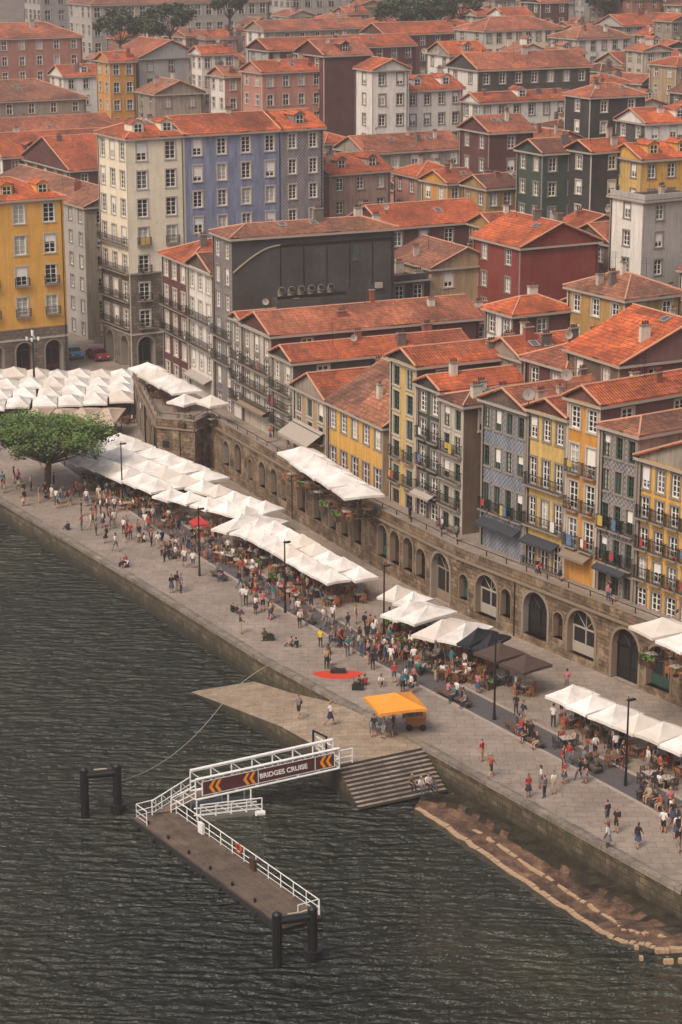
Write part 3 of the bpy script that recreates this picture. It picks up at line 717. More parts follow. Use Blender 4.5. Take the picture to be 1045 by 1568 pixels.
for i in range(8):
    for j in range(sub+(1 if i==7 else 0)):
        f=j/sub; a=lo[i].lerp(lo[i+1],f); b=inn[i].lerp(inn[i+1],f); line=[]
        for q in range(row+1):
            p=a.lerp(b,q/row); p.z+=rr.uniform(-.09,.09)*(1 if 0<q<row else .5)
            if q==0: p+=V((rr.uniform(-.1,.1),rr.uniform(-.1,.1),0))
            line.append(p)
        Pt.append(line)
lk=plain('ledge_kerb_stone','#a98d70',.8)
for i in range(len(Pt)-1):
    for q in range(row): mb.add([Pt[i][q],Pt[i+1][q],Pt[i+1][q+1],Pt[i][q+1]],wled if (q>=row-2 or (q==row-3 and rr.random()<.5)) else led)
    o0,o1=Pt[i][0]-V((.45,.35,.3)),Pt[i+1][0]-V((.45,.35,.3)); mb.add([Pt[i][0],Pt[i+1][0],o1,o0],wled); mb.add([o0,o1,o1-V((0,0,2)),o0-V((0,0,2))],wled)
    d=(Pt[i+1][0]-Pt[i][0]); f=Fr(Pt[i][0],d.normalized(),V((-d.y,d.x,0)).normalized(),0); hh=rr.uniform(.06,.12)
    if f.n.x<0 : f.n=-f.n
    for x0,x1 in ((.02,d.length*.48),(d.length*.52,d.length-.02)): box(mb,f,x0,x1,.0,.38,-.3,hh,lk)
    if i>6: box(mb,f,.02,d.length-.05,1.5,1.75,-.3,.12,lk)
mb.obj('tidal_ledge')
# ---------------------------------------------------------------- old river wall with arches + terrace
muro=stonewall('river_wall_stone','#937a60','#6a553f','#352b22',.85,.36,None,'#ad967b',.9)
mb=MB(); arches=[(1075,1085,2.8,3.6),(1008,1042,2.6,3.4),(957,1018,3.0,3.7),(890,975,3.2,3.8),(855,958,1.2,2.2),(820,945,3.0,3.8),(775,925,1.3,2.4),(745,908,2.8,3.6),(710,893,1.2,2.2),(675,880,3.0,3.8),(645,866,1.6,2.6),(625,855,1.7,3),(605,842,1.7,3),(586,832,1.7,3),(567,822,1.7,3),(548,812,1.7,3),(528,803,1.5,2.6),(510,795,1.5,2.6),(487,782,1.7,2.8),(462,768,1.9,3),(440,755,1.2,2.2),(420,742,1.6,2.6),(402,730,1.6,2.6),(384,718,1.2,2.2),(365,705,1.8,3),(347,693,1.6,2.6)]
TUR=[(-14,222.6),(-15.3,219.3),(-19.4,221.0),(-24.2,246)]
WF=WALL+TUR[1:]
segh={i:[] for i in range(len(WF))}
for u,v,w,h in arches:
    p,i,s,d=on_line(u,v,WALL)
    A,B=V(WALL[i]),V(WALL[i+1]); L=(B-A).length; x=max(w/2+.35,min(L-w/2-.35,s*L)); 
    if all(abs(x-y[0])>(w+y[1])/2+.35 for y in segh[i]): segh[i].append((x,w,h))
segh[len(WF)-2]=[(5,2,3.2),(10,2,3.2),(15,2,3.2),(20,2,3.2)]
ir=MB()
for i in range(len(WF)-1):
    A,B=V((*WF[i],0)),V((*WF[i+1],0)); L=(B-A).length; a=(B-A).normalized(); n=V((-a.y,a.x,0)); fr=Fr(A,a,n,i*13)
    holes=[(x-w/2,x+w/2,.05+(1.3 if w<2 else .6 if i<2 and R.random()<.4 else 0),.05+(1.3 if w<2 else .6)+h) for x,w,h in segh[i]]
    facade(mb,fr,L,-.5,ZT+.0,holes,muro)
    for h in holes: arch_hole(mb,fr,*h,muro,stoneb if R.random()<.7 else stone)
    box(mb,fr,0,L,-.25,.22,ZT-.28,ZT-.08,stoneb)
    x=0
    while x<L-.05:
        w=min(R.uniform(1.2,2.4),L-x); box(mb,fr,x,x+w-.02,-.3,.08,ZT+.01,ZT+.75,muro); box(mb,fr,x,x+w-.03,-.36,.14,ZT+.75,ZT+.87+R.uniform(-.02,.03),stone if R.random()<.6 else stoneb); x+=w
    k_=int(L/2.6)
    for j in range(k_): box(ir,fr,2.6*j+.1,2.6*j+.16,-.1,-.04,ZT+.87,ZT+1.35,iron)
    box(ir,fr,0,L,-.09,-.05,ZT+1.3,ZT+1.35,iron)
    for j in range(int(L/4)):
        x=R.uniform(.8,L-.8)
        if not any(h[0]-.8<x<h[1]+.8 for h in holes): 
            s_=R.uniform(.25,.45); z_=R.uniform(1.6,3.3); box(mb,fr,x-s_,x+s_,0,.05,z_,z_+s_*2,R.choice([whitep,stone,darkin,darkin,clothes_m[2]]))
    for j in range(int(L/3.5)):
        x=R.uniform(.5,L-.5); 
        if not any(h[0]-.4<x<h[1]+.4 for h in holes): tube(mb,fr.p(x,.06,0),fr.p(x,.06,ZT-.3),.05,.05,iron,5)
mb.obj('river_wall'); ir.obj('river_wall_railing')
inn2=offset(WROW,9)
tp=[V((*p,ZT+.004)) for p in WF]+[V((-20,250,ZT+.004))]+[V((*p,ZT+.004)) for p in inn2[::-1]]
mb=MB(); mb.add(tp,paving,[(p.x,p.y) for p in tp]); mb.obj('upper_terrace')
# ---------------------------------------------------------------- parasols
def parasol_mesh(name,cm):
    mb=MB(); h0,h1=2.45,3.3
    for k_ in range(4):
        a=math.pi/2*k_; c,s=math.cos(a),math.sin(a)
        rot=lambda x,y,z:V((x*c-y*s,x*s+y*c,z))
        def pt(i,j):
            r=.5*i/3; t=(j/3*2-1); sag=.10*math.sin(math.pi*i/3)*(1-abs(t))
            return rot(r,r*t,h1-(h1-h0)*(i/3)**.85-sag*.6+(.05*(1-t*t) if i==3 else 0))
        for i in range(3):
            for j in range(3):
                if i==0: mb.add([pt(0,0),pt(1,j),pt(1,j+1)],cm)
                else: mb.add([pt(i,j),pt(i+1,j),pt(i+1,j+1),pt(i,j+1)],cm)
        for j in range(3):
            p,q=pt(3,j),pt(3,j+1); d=V((0,0,.22)); mb.add([p,q,q-d,p-d],cm)
    alum=plain('parasol_pole_metal','#8d8780',.4,.5)
    tube(mb,(0,0,.05),(0,0,h1),.012,.010,alum,6)
    tube(mb,(0,0,h1),(0,0,h1+.12),.012,.004,alum,6)
    for k_ in range(4):
        a=math.pi/4+math.pi/2*k_; tube(mb,(0,0,2.3),(.45*math.cos(a)*1.2,.45*math.sin(a)*1.2,2.55),.006,.006,alum,4)
    box(mb,FW,-.11,.11,-.11,.11,0,.08,plain('parasol_base','#5c5752',.8))
    o=mb.obj(name); me=o.data; bpy.data.objects.remove(o); return me
k=N('parasol_canvas_white'); nz=k.noise(k.pos(),.5,5); k.col(k.mix(k.ramp(nz,[(.35,G3(0)),(.65,G3(1))]),(.53,.48,.44,1),(.78,.74,.70,1))); k.rough(.8); cw=k.m
k=N('parasol_canvas_cream'); nz=k.noise(k.pos(),.8,5); k.col(k.mix(nz,(.48,.42,.36,1),(.70,.63,.56,1))); k.rough(.8); cw2=k.m
PM={'w':parasol_mesh('parasol_white',cw),'c':parasol_mesh('parasol_cream',cw2),'b':parasol_mesh('parasol_beige',plain('parasol_canvas_beige','#b8a391',.85)),'n':parasol_mesh('parasol_navy',plain('parasol_canvas_navy','#1d1f29',.8)),
 'br':parasol_mesh('parasol_brown',plain('parasol_canvas_brown','#473730',.85)),'o':parasol_mesh('parasol_orange',plain('parasol_canvas_orange','#e09030',.7)),'r':parasol_mesh('parasol_red',plain('parasol_canvas_red','#a8302c',.7))}
def inst(name,me,loc,rz=0,sc=(1,1,1)):
    o=bpy.data.objects.new(name,me); COL.objects.link(o); o.location=loc; o.rotation_euler=(0,0,rz); o.scale=sc; return o
wood=plain('chair_wood','#6e4730',.7); ratt=plain('rattan','#9c633a',.8); tabw=plain('table_top','#a89c90',.5)
def table_mesh(m,cm):
    mb=MB(); box(mb,FW,-.38,.38,-.38,.38,.71,.75,m); tube(mb,(0,0,0),(0,0,.71),.04,.04,iron,6); box(mb,FW,-.25,.25,-.25,.25,0,.03,iron)
    for k_ in range(4):
        a=math.pi/2*k_; c,s=math.cos(a),math.sin(a); f=Fr((c*.72,s*.72,0),(-s,c,0),(c,s,0),0)
        box(mb,f,-.22,.22,-.22,.22,.42,.46,cm)
        for x in (-.2,.16):
            for y in (-.2,.16): box(mb,f,x,x+.04,y,y+.04,0,.42,cm)
        for x in (-.2,.16): box(mb,f,x,x+.04,.19,.23,.46,.9,cm)
        for z in (.55,.68,.8): box(mb,f,-.16,.16,.195,.225,z,z+.07,cm)
    for x,y in ((-.15,.1),(.12,-.12),(.2,.15)): tube(mb,(x,y,.75),(x,y,.86),.03,.03,glass2,6)
    o=mb.obj('t'); me=o.data; me.name='cafe_table_set'; bpy.data.objects.remove(o); return me
TM=[table_mesh(tabw,ratt),table_mesh(wood,wood),table_mesh(tabw,plain('chair_dark','#3a322e',.6)),table_mesh(tabw,ratt)]
TABLES=[]; EDGE=[]
def group(A,B,C,D,z,n,m,kind='w',tables=True):
    A,B,C,D=[S(*p,z+2.8) for p in (A,B,C,D)]
    ang=math.atan2((B-A).y+(C-D).y,(B-A).x+(C-D).x)
    lx=((B-A).length+(C-D).length)/2/n; ly=((D-A).length+(C-B).length)/2/m
    for i in range(n):
        for j in range(m):
            f,g_=(i+.5)/n,(j+.5)/m
            p=A.lerp(B,f).lerp(D.lerp(C,f),g_)
            kk='c' if kind=='w' and R.random()<.22 else kind
            sc=R.uniform(.94,1.0)
            inst('cafe_parasol',PM[kk],(p.x+R.uniform(-.1,.1),p.y+R.uniform(-.1,.1),z+R.uniform(-.12,.12)),ang+R.uniform(-.04,.04),(lx*sc,ly*sc,1))
            if tables:
                nx=max(1,int(lx/1.9)); ny=max(1,int(ly/1.9))
                for a in range(nx):
                    for b in range(ny):
                        ox=((a+.5)/nx-.5)*lx; oy=((b+.5)/ny-.5)*ly
                        q=V((p.x+ox*math.cos(ang)-oy*math.sin(ang),p.y+ox*math.sin(ang)+oy*math.cos(ang),z))
                        TABLES.append((q,ang+R.uniform(-.25,.25)))
        p=A.lerp(B,(i+.5)/n); EDGE.append((V((p.x,p.y,z)),ang))
        if z<1 and kind!='b':
            dn=(A-D).normalized()
            for t in (.3,.75):
                q=A.lerp(B,(i+t)/n)+dn*R.uniform(.8,1.3); 
                if R.random()<.4: TABLES.append((V((q.x,q.y,z)),ang+R.uniform(-.4,.4)))
group((-80,628),(205,608),(205,566),(-20,560),0,7,4)
group((20,645),(170,645),(198,622),(60,618),0,4,1,'b')
group((112,702),(235,748),(348,728),(182,655),0,6,3)
group((225,755),(378,785),(432,777),(325,732),0,5,2)
group((318,802),(365,812),(457,793),(400,780),0,2,1)
group((358,806),(500,888),(582,877),(430,797),0,7,2)
group((585,912),(640,924),(658,908),(600,893),0,2,1)
group((590,938),(642,952),(694,930),(640,910),0,2,1)
group((630,968),(702,980),(764,957),(690,937),0,2,1)
group((690,980),(732,987),(792,970),(750,959),0,2,1,'n')
group((722,995),(800,1022),(850,1012),(775,982),0,2,1,'br')
group((838,1062),(1062,1152),(1080,1125),(880,1043),0,6,1)
group((425,690),(530,758),(586,750),(478,680),ZT,5,1)
group((975,957),(1060,997),(1090,972),(1020,937),ZT,2,1)
group((200,562),(270,600),(305,592),(235,553),ZT,4,1)
group((262,612),(290,618),(302,608),(276,603),ZT,1,1)
group((305,612),(332,620),(345,612),(318,604),ZT,1,1)
for q,a in TABLES: inst('cafe_table_set',R.choice(TM),q,a)
inst('orange_parasol',PM['o'],S(605,1122,0),.3,(3.6,3.6,.95))
inst('red_parasol',PM['r'],S(306,835,0),.3,(1.6,1.6,.9))
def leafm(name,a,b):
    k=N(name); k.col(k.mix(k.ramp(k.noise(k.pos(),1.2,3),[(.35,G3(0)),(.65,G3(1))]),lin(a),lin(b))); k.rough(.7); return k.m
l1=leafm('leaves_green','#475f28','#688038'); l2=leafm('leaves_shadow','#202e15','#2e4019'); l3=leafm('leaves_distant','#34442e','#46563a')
mb=MB(); box(mb,FW,-.7,.7,-.22,.22,0,.45,woodd); rr=random.Random(5)
for i in range(120):
    c=V((rr.uniform(-.65,.65),rr.uniform(-.2,.2),rr.uniform(.45,.85))); a=V((rr.uniform(-1,1),rr.uniform(-1,1),rr.uniform(-1,1))).normalized()*.13; b=a.orthogonal().normalized()*.07
    mb.add([c-a,c+b,c+a,c-b],l1 if rr.random()<.6 else l2)
o=mb.obj('pl'); plme=o.data; bpy.data.objects.remove(o)
for q,a in EDGE:
    if R.random()<.35: inst('planter_box',plme,q+V((R.uniform(-.5,.5),R.uniform(-.5,.5),0)),a)
# ---------------------------------------------------------------- people
skinm=[plain('skin_light','#b98468',.6),plain('skin_tan','#9a6a50',.6),plain('skin_dark','#5f3e30',.6)]
hairm=[plain('hair_dark','#241a16',.7),plain('hair_brown','#4a3122',.7),plain('hair_blond','#9a7a4c',.7),plain('hair_grey','#77726c',.7)]
cloth={n:plain('cloth_'+n,c,.85) for n,c in dict(white='#cfcac4',black='#1c1c20',navy='#242a40',red='#a12a2a',grey='#6d6b6c',denim='#384862',olive='#4f5238',beige='#a8937a',pink='#b56a72',teal='#2f6a70',yellow='#c9b02e',rust='#94492e').items()}
shoe=plain('shoe_leather','#3a302b',.6)
SLOT=[skinm[0],cloth['white'],cloth['denim'],hairm[0],shoe,plain('face_dark','#2a1a18',.6)]
def person_mesh(pose,female=False,shorts=False):
    J={}
    if pose in('stand','phone','walk','wave'):
        J.update(pel=(0,0,.96),sp=(0,.0,1.13),ch=(0,0,1.33),nk=(0,0,1.47),hb=(0,.01,1.56))
        if pose=='walk':
            J.update(hl=(-.09,0,.91),kl=(-.1,.2,.52),al=(-.1,.3,.1),tl=(-.1,.44,.05),hr=(.09,0,.91),kr=(.1,-.08,.48),ar=(.1,-.4,.16),tr=(.1,-.3,.04))
            J.update(sl=(-.18,0,1.41),el=(-.23,-.14,1.16),wl=(-.23,-.1,.92),sr=(.18,0,1.41),er=(.23,.1,1.16),wr=(.22,.27,.97))
        else:
            J.update(hl=(-.09,0,.91),kl=(-.1,.02,.5),al=(-.11,-.02,.09),tl=(-.14,.13,.04),hr=(.09,0,.91),kr=(.11,.03,.5),ar=(.12,.02,.09),tr=(.16,.16,.04))
            J.update(sl=(-.18,0,1.41),el=(-.24,-.03,1.14),wl=(-.23,.06,.9),sr=(.18,0,1.41),er=(.24,-.03,1.14),wr=(.23,.06,.9))
            if pose=='phone': J.update(er=(.22,.08,1.15),wr=(.1,.3,1.28))
            if pose=='wave': J.update(el=(-.25,.06,1.16),wl=(-.12,.26,1.05),er=(.25,.06,1.16),wr=(.12,.26,1.05))
    elif pose=='sit':
        J.update(pel=(0,0,.55),sp=(0,.03,.72),ch=(0,.06,.92),nk=(0,.08,1.06),hb=(0,.1,1.14),hl=(-.1,.05,.52),kl=(-.13,.42,.5),al=(-.13,.42,.09),tl=(-.14,.56,.04),hr=(.1,.05,.52),kr=(.13,.42,.5),ar=(.13,.36,.09),tr=(.14,.5,.04),
          sl=(-.18,.06,1.0),el=(-.24,.12,.75),wl=(-.14,.34,.68),sr=(.18,.06,1.0),er=(.24,.12,.75),wr=(.14,.36,.72))
    else:
        J.update(pel=(0,0,.13),sp=(0,-.02,.3),ch=(0,.02,.5),nk=(0,.06,.64),hb=(0,.09,.72),hl=(-.1,.05,.13),kl=(-.14,.36,.42),al=(-.13,.56,.08),tl=(-.13,.7,.04),hr=(.1,.05,.13),kr=(.16,.34,.4),ar=(.14,.58,.08),tr=(.15,.72,.04),
          sl=(-.18,.04,.58),el=(-.25,.14,.36),wl=(-.14,.33,.42),sr=(.18,.04,.58),er=(.25,.14,.36),wr=(.14,.33,.4))
    if female:
        for a in('sl','sr','el','er'): J[a]=(J[a][0]*.88,)+J[a][1:]
    Rd=dict(pel=(.15,.11),sp=(.12 if female else .135,.1),ch=(.15,.11),nk=(.06,.06),hb=(.05,.055),hl=(.1,.1),kl=(.062,.062),al=(.042,.042),tl=(.04,.028),sl=(.07,.07),el=(.045,.045),wl=(.03,.03))
    for a in('h','k','a','t','s','e','w'): Rd[a+'r']=Rd[a+'l']
    bones=[('pel','sp',1),('sp','ch',1),('ch','nk',1),('nk','hb',0)]
    for q in 'lr': bones+=[('pel','h'+q,2),('h'+q,'k'+q,2),('k'+q,'a'+q,0 if shorts else 2),('a'+q,'t'+q,4),('ch','s'+q,1),('s'+q,'e'+q,1),('e'+q,'w'+q,0)]
    names=list(J); me=bpy.data.meshes.new('sk'); me.from_pydata([J[n] for n in names],[(names.index(a),names.index(b)) for a,b,_ in bones],[])
    ob=bpy.data.objects.new('sk',me); COL.objects.link(ob)
    ob.modifiers.new('s','SKIN')
    for i,n in enumerate(names):
        sv=me.skin_vertices[0].data[i]; sv.radius=Rd[n]; sv.use_root=(n=='pel')
    sb=ob.modifiers.new('b','SUBSURF'); sb.levels=1; sb.render_levels=1
    dg=bpy.context.evaluated_depsgraph_get(); dg.update()
    em=bpy.data.meshes.new_from_object(ob.evaluated_get(dg))
    mb=MB()
    for m in SLOT: mb.mat(m)
    seg=[(V(J[a]),V(J[b]),l) for a,b,l in bones]
    vs=[v.co.copy() for v in em.vertices]
    for p in em.polygons:
        c=p.center; best=(9,0)
        for a,b,l in seg:
            d=b-a; t=max(0,min(1,(c-a).dot(d)/d.length_squared)); e=(c-(a+d*t)).length
            if l==4: e*=.9
            if e<best[0]: best=(e,l)
        mb.add([vs[i] for i in p.vertices],SLOT[best[1]])
    bpy.data.objects.remove(ob)
    hb=V(J['hb']); hc=hb+V((0,.02,.1)); nu,nv=12,9
    def hp(i,j,k=1.0):
        th=math.pi*j/nv; ph=2*math.pi*i/nu
        x,y,z=math.sin(th)*math.cos(ph),math.sin(th)*math.sin(ph),math.cos(th)
        w=.078*(1-.22*max(0,-z)); return hc+V((x*w*k,y*.096*k*(1-.1*max(0,-z)),z*.118*k))
    for j in range(nv):
        for i in range(nu):
            c=(hp(i,j)+hp(i+1,j+1))/2-hc
            hair=c.z>.055 or (c.y<.01 and c.z>(-.09 if female else -.03))
            k_=1.1 if hair else 1.0
            pts=[hp(i,j,k_),hp(i,j+1,k_),hp(i+1,j+1,k_),hp(i+1,j,k_)]
            if j==0: pts=[pts[0],pts[1],pts[2]]
            elif j==nv-1: pts=[pts[0],pts[1],pts[3]]
            mb.add(pts,SLOT[3 if hair else 0])
    if female: tube(mb,hc+V((0,-.06,.03)),hc+V((0,-.085,-.22)),.075,.04,SLOT[3],7)
    f=Fr(hc,(1,0,0),(0,1,0),0)
    for x in (-.03,.03): tube(mb,hc+V((x,.078,.005)),hc+V((x,.094,.005)),.012,.009,SLOT[5],6)
    mb.add([f.p(-.012,.09,-.03),f.p(.012,.09,-.03),f.p(0,.118,-.03)],SLOT[0]); mb.add([f.p(-.012,.09,-.03),f.p(0,.118,-.03),f.p(0,.092,.01)],SLOT[0]); mb.add([f.p(.012,.09,-.03),f.p(0,.092,.01),f.p(0,.118,-.03)],SLOT[0])
    box(mb,f,-.022,.022,.07,.088,-.062,-.054,SLOT[5])
    for x in (-.085,.085): tube(mb,hc+V((x*.9,0,-.03)),hc+V((x,-.005,.025)),.014,.018,SLOT[0],5)
    for q,sg in (('l',-1),('r',1)):
        w=V(J['w'+q]); e=V(J['e'+q]); d=(w-e).normalized(); sx=V((sg,0,0)); sd=d.cross(sx); sd=sd.normalized() if sd.length>.01 else V((0,1,0))
        tube(mb,w-d*.01,w+d*.09,.03,.036,SLOT[0],6)
        for k_,(o_,l_) in enumerate(((-.027,.055),(-.009,.068),(.009,.072),(.026,.06))):
            p0=w+d*.08+sd*o_; p1=p0+d*l_*.55; p2=p1+d*l_*.4-sx*.02
            tube(mb,p0,p1,.0095,.0085,SLOT[0],5); tube(mb,p1,p2,.0085,.006,SLOT[0],5)
        p0=w+d*.03+sd*.03; p1=p0+d*.03+sd*.03; tube(mb,p0,p1,.012,.010,SLOT[0],5); tube(mb,p1,p1+d*.03+sd*.006,.010,.007,SLOT[0],5)
    if female and pose in('stand','walk','phone'):
        n=12
        for i in range(n):
            a0,a1=6.2832*i/n,6.2832*(i+1)/n
            mb.add([V((.155*math.cos(a0),.12*math.sin(a0),1.0)),V((.155*math.cos(a1),.12*math.sin(a1),1.0)),V((.25*math.cos(a1),.24*math.sin(a1),.55)),V((.25*math.cos(a0),.24*math.sin(a0),.55))],SLOT[2])
    o=mb.obj('person_'+pose,smooth=True); m=o.data; bpy.data.objects.remove(o); return m
PMESH={}
for ps in('stand','walk','phone','wave','sit','floor'):
    PMESH[ps]=[person_mesh(ps,False,False),person_mesh(ps,True,ps!='sit'),person_mesh(ps,False,True)]
bag=MB(); box(bag,FW,-.15,.15,-.24,-.1,1.0,1.42,cloth['black']); box(bag,FW,-.11,.11,-.28,-.24,1.03,1.25,cloth['navy'])
o=bag.obj('backpack'); bagme=o.data; bpy.data.objects.remove(o)
def person(p,pose='stand',rz=None,shirt=None,pants=None):
    me=R.choice(PMESH[pose]); o=bpy.data.objects.new('person',me); COL.objects.link(o)
    o.location=p; o.rotation_euler=(0,0,R.uniform(0,6.28) if rz is None else rz); s=R.uniform(.94,1.06); o.scale=(s,s,s)
    ms=[R.choice(skinm[:2]+skinm[:1]+skinm),cloth[shirt or R.choice(['white','white','black','navy','black','grey','beige','pink','teal','black','rust','white','olive','grey','navy','red'])],cloth[pants or R.choice(['denim','black','navy','beige','grey','black','denim'])],R.choice(hairm[:2]*2+hairm),shoe,SLOT[5]]
    for i,m in enumerate(ms): o.material_slots[i].link='OBJECT'; o.material_slots[i].material=m
    if pose in('stand','walk') and R.random()<.2:
        b=bpy.data.objects.new('backpack',bagme); COL.objects.link(b); b.parent=o
    return o
PPL=[
(930,1262,'stand','navy'),(931,1300,'stand','white'),(977,1298,'walk','black'),(944,1275,'stand','black'),(828,1207,'stand','white'),(834,1222,'stand','grey'),(848,1216,'phone','white'),(864,1200,'stand','red'),(887,1197,'walk','navy'),(872,1172,'walk','red'),(862,1178,'stand','red'),
(1030,1262,'stand','black'),(1036,1285,'stand','white'),(1042,1270,'walk','navy'),(1040,1305,'stand','black'),(1026,1245,'wave','pink'),(752,1190,'walk','rust'),(738,1166,'stand','red'),(915,1140,'stand','black'),(943,1156,'walk','white'),(938,1148,'stand','white'),
(458,1098,'walk','grey'),(506,1110,'walk','white'),(573,1128,'stand','black'),(588,1131,'stand','grey'),(602,1129,'phone','navy'),(640,1112,'stand','olive'),(732,1062,'stand','pink'),(741,1058,'walk','red'),(712,1028,'stand','white'),
(571,1026,'stand','black'),(590,1016,'walk','navy'),(612,1012,'stand','teal'),(622,1050,'stand','white'),(630,1062,'stand','white'),(634,1052,'walk','pink'),(617,1060,'phone','teal'),(503,1020,'stand','rust'),(500,965,'walk','grey'),(491,992,'phone','yellow'),(520,990,'stand','grey'),
(541,1000,'stand','teal'),(551,990,'stand','black'),(533,968,'walk','navy'),(510,955,'stand','white'),(417,948,'walk','beige'),(392,940,'stand','white'),(403,935,'stand','pink'),(400,925,'phone','navy'),(377,928,'walk','white'),(420,925,'stand','teal'),(385,910,'stand','black'),
(447,905,'stand','navy'),(465,900,'walk','white'),(481,912,'stand','red'),(296,870,'stand','white'),(283,868,'walk','white'),(299,842,'phone','navy'),(311,838,'stand','rust'),(283,838,'walk','grey'),(263,908,'stand','black'),(278,908,'phone','grey'),(272,905,'stand','navy'),
(212,822,'stand','rust'),(214,830,'walk','navy'),(200,826,'stand','red'),(190,818,'stand','white'),(178,845,'walk','white'),(162,832,'stand','olive'),(158,808,'stand','white'),(170,806,'walk','red'),(147,794,'stand','red'),(125,812,'stand','pink'),(140,812,'walk','white'),(125,790,'stand','navy'),(133,775,'stand','white'),
(107,775,'walk','red'),(98,770,'stand','navy'),(90,778,'stand','teal'),(80,768,'stand','white'),(70,762,'walk','black'),(60,770,'stand','grey'),(48,752,'stand','white'),(30,748,'walk','red'),(22,740,'stand','navy'),(36,762,'stand','olive'),(235,800,'stand','white'),(245,792,'walk','navy'),(228,815,'stand','red'),(152,770,'stand','white'),(165,765,'stand','navy'),(118,762,'walk','rust'),
(660,1010,'stand','navy'),(650,1000,'walk','white'),(700,1040,'stand','black'),(690,1010,'stand','white'),(596,990,'stand','teal'),(606,980,'walk','red'),(575,975,'stand','white'),(560,968,'stand','navy'),(545,955,'stand','beige'),(470,870,'stand','navy'),(350,850,'walk','white'),(338,838,'stand','navy'),(330,830,'stand','red'),(893,1100,'stand','navy'),(880,1108,'walk','teal'),(900,1118,'stand','white'),(860,1095,'stand','grey'),(992,1180,'stand','white'),(1010,1190,'stand','rust'),
(790,1062,'stand','white'),(1000,955,'stand','navy'),(582,760,'stand','white')]
for q in PPL:
    person(S(q[0],q[1],0 if q[0]!=458 else -.25),q[2],None,q[3])
SIT=[(355,938),(362,940),(448,990),(455,992),(405,978),(552,1050),(195,868),(192,862),(268,848),(255,850),(262,842),(560,1050),(620,1100),(105,812),(215,828),(222,830),(640,960),(650,968)]
for u,v in SIT: person(S(u,v,0),'floor')
for u,v,n,r in ((80,765,8,3.5),(150,790,8,3.5),(205,815,6,3),(255,845,5,2.5),(290,850,5,2.5),(395,925,8,3),(460,895,5,3),(520,975,8,3.5),(580,1000,10,3),(625,1030,6,2.5),(20,745,4,3),(845,1200,3,2.5),(880,1110,6,2.5),(1035,1270,4,2),(700,1020,4,3),(330,830,6,3)):
    c=S(u,v,0)
    for i in range(n): 
        q=c+V((R.gauss(0,r*.5),R.gauss(0,r),0))
        if q.x>xat(QUAY,q.y)+.8: person(q,R.choice(['stand','walk','phone','stand','wave','floor' if R.random()<.6 else 'stand']))
benches=[(336,886),(378,872),(388,902),(470,952),(705,1078),(683,1068),(800,1128),(815,1140),(995,1228),(1012,1240),(900,1178),(520,985),(150,772),(260,852),(1035,1255),(790,1120)]
bm=MB(); dk=plain('bench_granite','#4a423c',.8)
box(bm,FW,-1.2,1.2,-.28,.28,.33,.45,dk); box(bm,FW,-1.0,-.7,-.22,.22,0,.33,dk); box(bm,FW,.7,1.0,-.22,.22,0,.33,dk); box(bm,FW,-1.1,1.1,-.2,.2,.45,.47,plain('bench_slats','#5e4636',.8))
o=bm.obj('b'); bme=o.data; bpy.data.objects.remove(o); bang=math.atan2(.84,-.54)
for u,v in benches:
    p=S(u,v,0); inst('stone_bench',bme,p,bang)
    for t in (-.8,-.1,.6):
        if R.random()<.8:
            sd=R.choice([-1,1]); q=p+V((math.cos(bang),math.sin(bang),0))*t+V((-math.sin(bang),math.cos(bang),0))*.1*sd
            person(q,'sit',bang+(0 if sd>0 else math.pi))
for u,v,i in ((630,1203,5),(644,1206,5),(655,1202,4),(662,1206,5)):
    z=-2.4*i/12; d=(B1-T1); person(S(u,v,z)+V((0,0,-.42+.02)),'sit',math.atan2(d.y,d.x)-math.pi/2)
for q,a in TABLES:
    for k_ in range(4):
        if R.random()<(.42 if q.z<1 and q.y<222 else .12):
            b=a+math.pi/2*k_; person(q+V((math.cos(b)*.72,math.sin(b)*.72,-.05)),'sit',b+math.pi/2)
for i in range(55):
    y=R.uniform(140,232); f=R.gauss(.05,.07); p=fr_at(y,f0(y)+f)
    person(p,R.choice(['stand','walk','walk','phone','stand','wave']))
for i in range(14):
    y=R.uniform(150,222); person(V((xat(WROW,y)+R.uniform(1.2,3.0),y,ZT+.01)),R.choice(['stand','walk','phone']))
# ---------------------------------------------------------------- street furniture
lm=MB(); tube(lm,(0,0,0),(0,0,.8),.13,.10,iron,8); tube(lm,(0,0,.8),(0,0,6.2),.085,.06,iron,8); box(lm,FW,-.08,.55,-.12,.12,6.15,6.26,iron); box(lm,FW,.1,.5,-.09,.09,6.12,6.15,whitep); tube(lm,(0,0,6.2),(0,0,6.5),.05,.02,iron,6)
o=lm.obj('l'); lme=o.data; bpy.data.objects.remove(o)
for u,v in ((188,772),(306,882),(437,938),(588,978),(757,1102),(958,1203)): inst('street_lamp',lme,S(u,v,0),math.atan2(.5,.85))
mb=MB(); tube(mb,(0,0,0),(0,0,.5),.7,.6,stone,8); tube(mb,(0,0,.5),(0,0,7.6),.16,.10,iron,10)
for k_ in range(4):
    a=math.pi/2*k_; c=V((math.cos(a),math.sin(a),0)); tube(mb,V((0,0,7.0)),c*.7+V((0,0,7.3)),.04,.04,iron,5); tube(mb,c*.7+V((0,0,7.3)),c*.7+V((0,0,7.8)),.12,.2,whitep,6); tube(mb,c*.7+V((0,0,7.8)),c*.7+V((0,0,8.0)),.22,.03,iron,6)
tube(mb,(0,0,7.6),(0,0,8.6),.14,.22,whitep,6); tube(mb,(0,0,8.6),(0,0,8.9),.24,.02,iron,6)
mb.obj('square_column_lamp',None,S(54,612,0))
mb=MB(); pr=[V((1.9*math.cos(a)*(1+.1*math.sin(3*a)),.95*math.sin(a),.03)) for a in [6.2832*i/18 for i in range(18)]]; rc=plain('red_cloth','#c2381f',.8); mb.add(pr,rc)
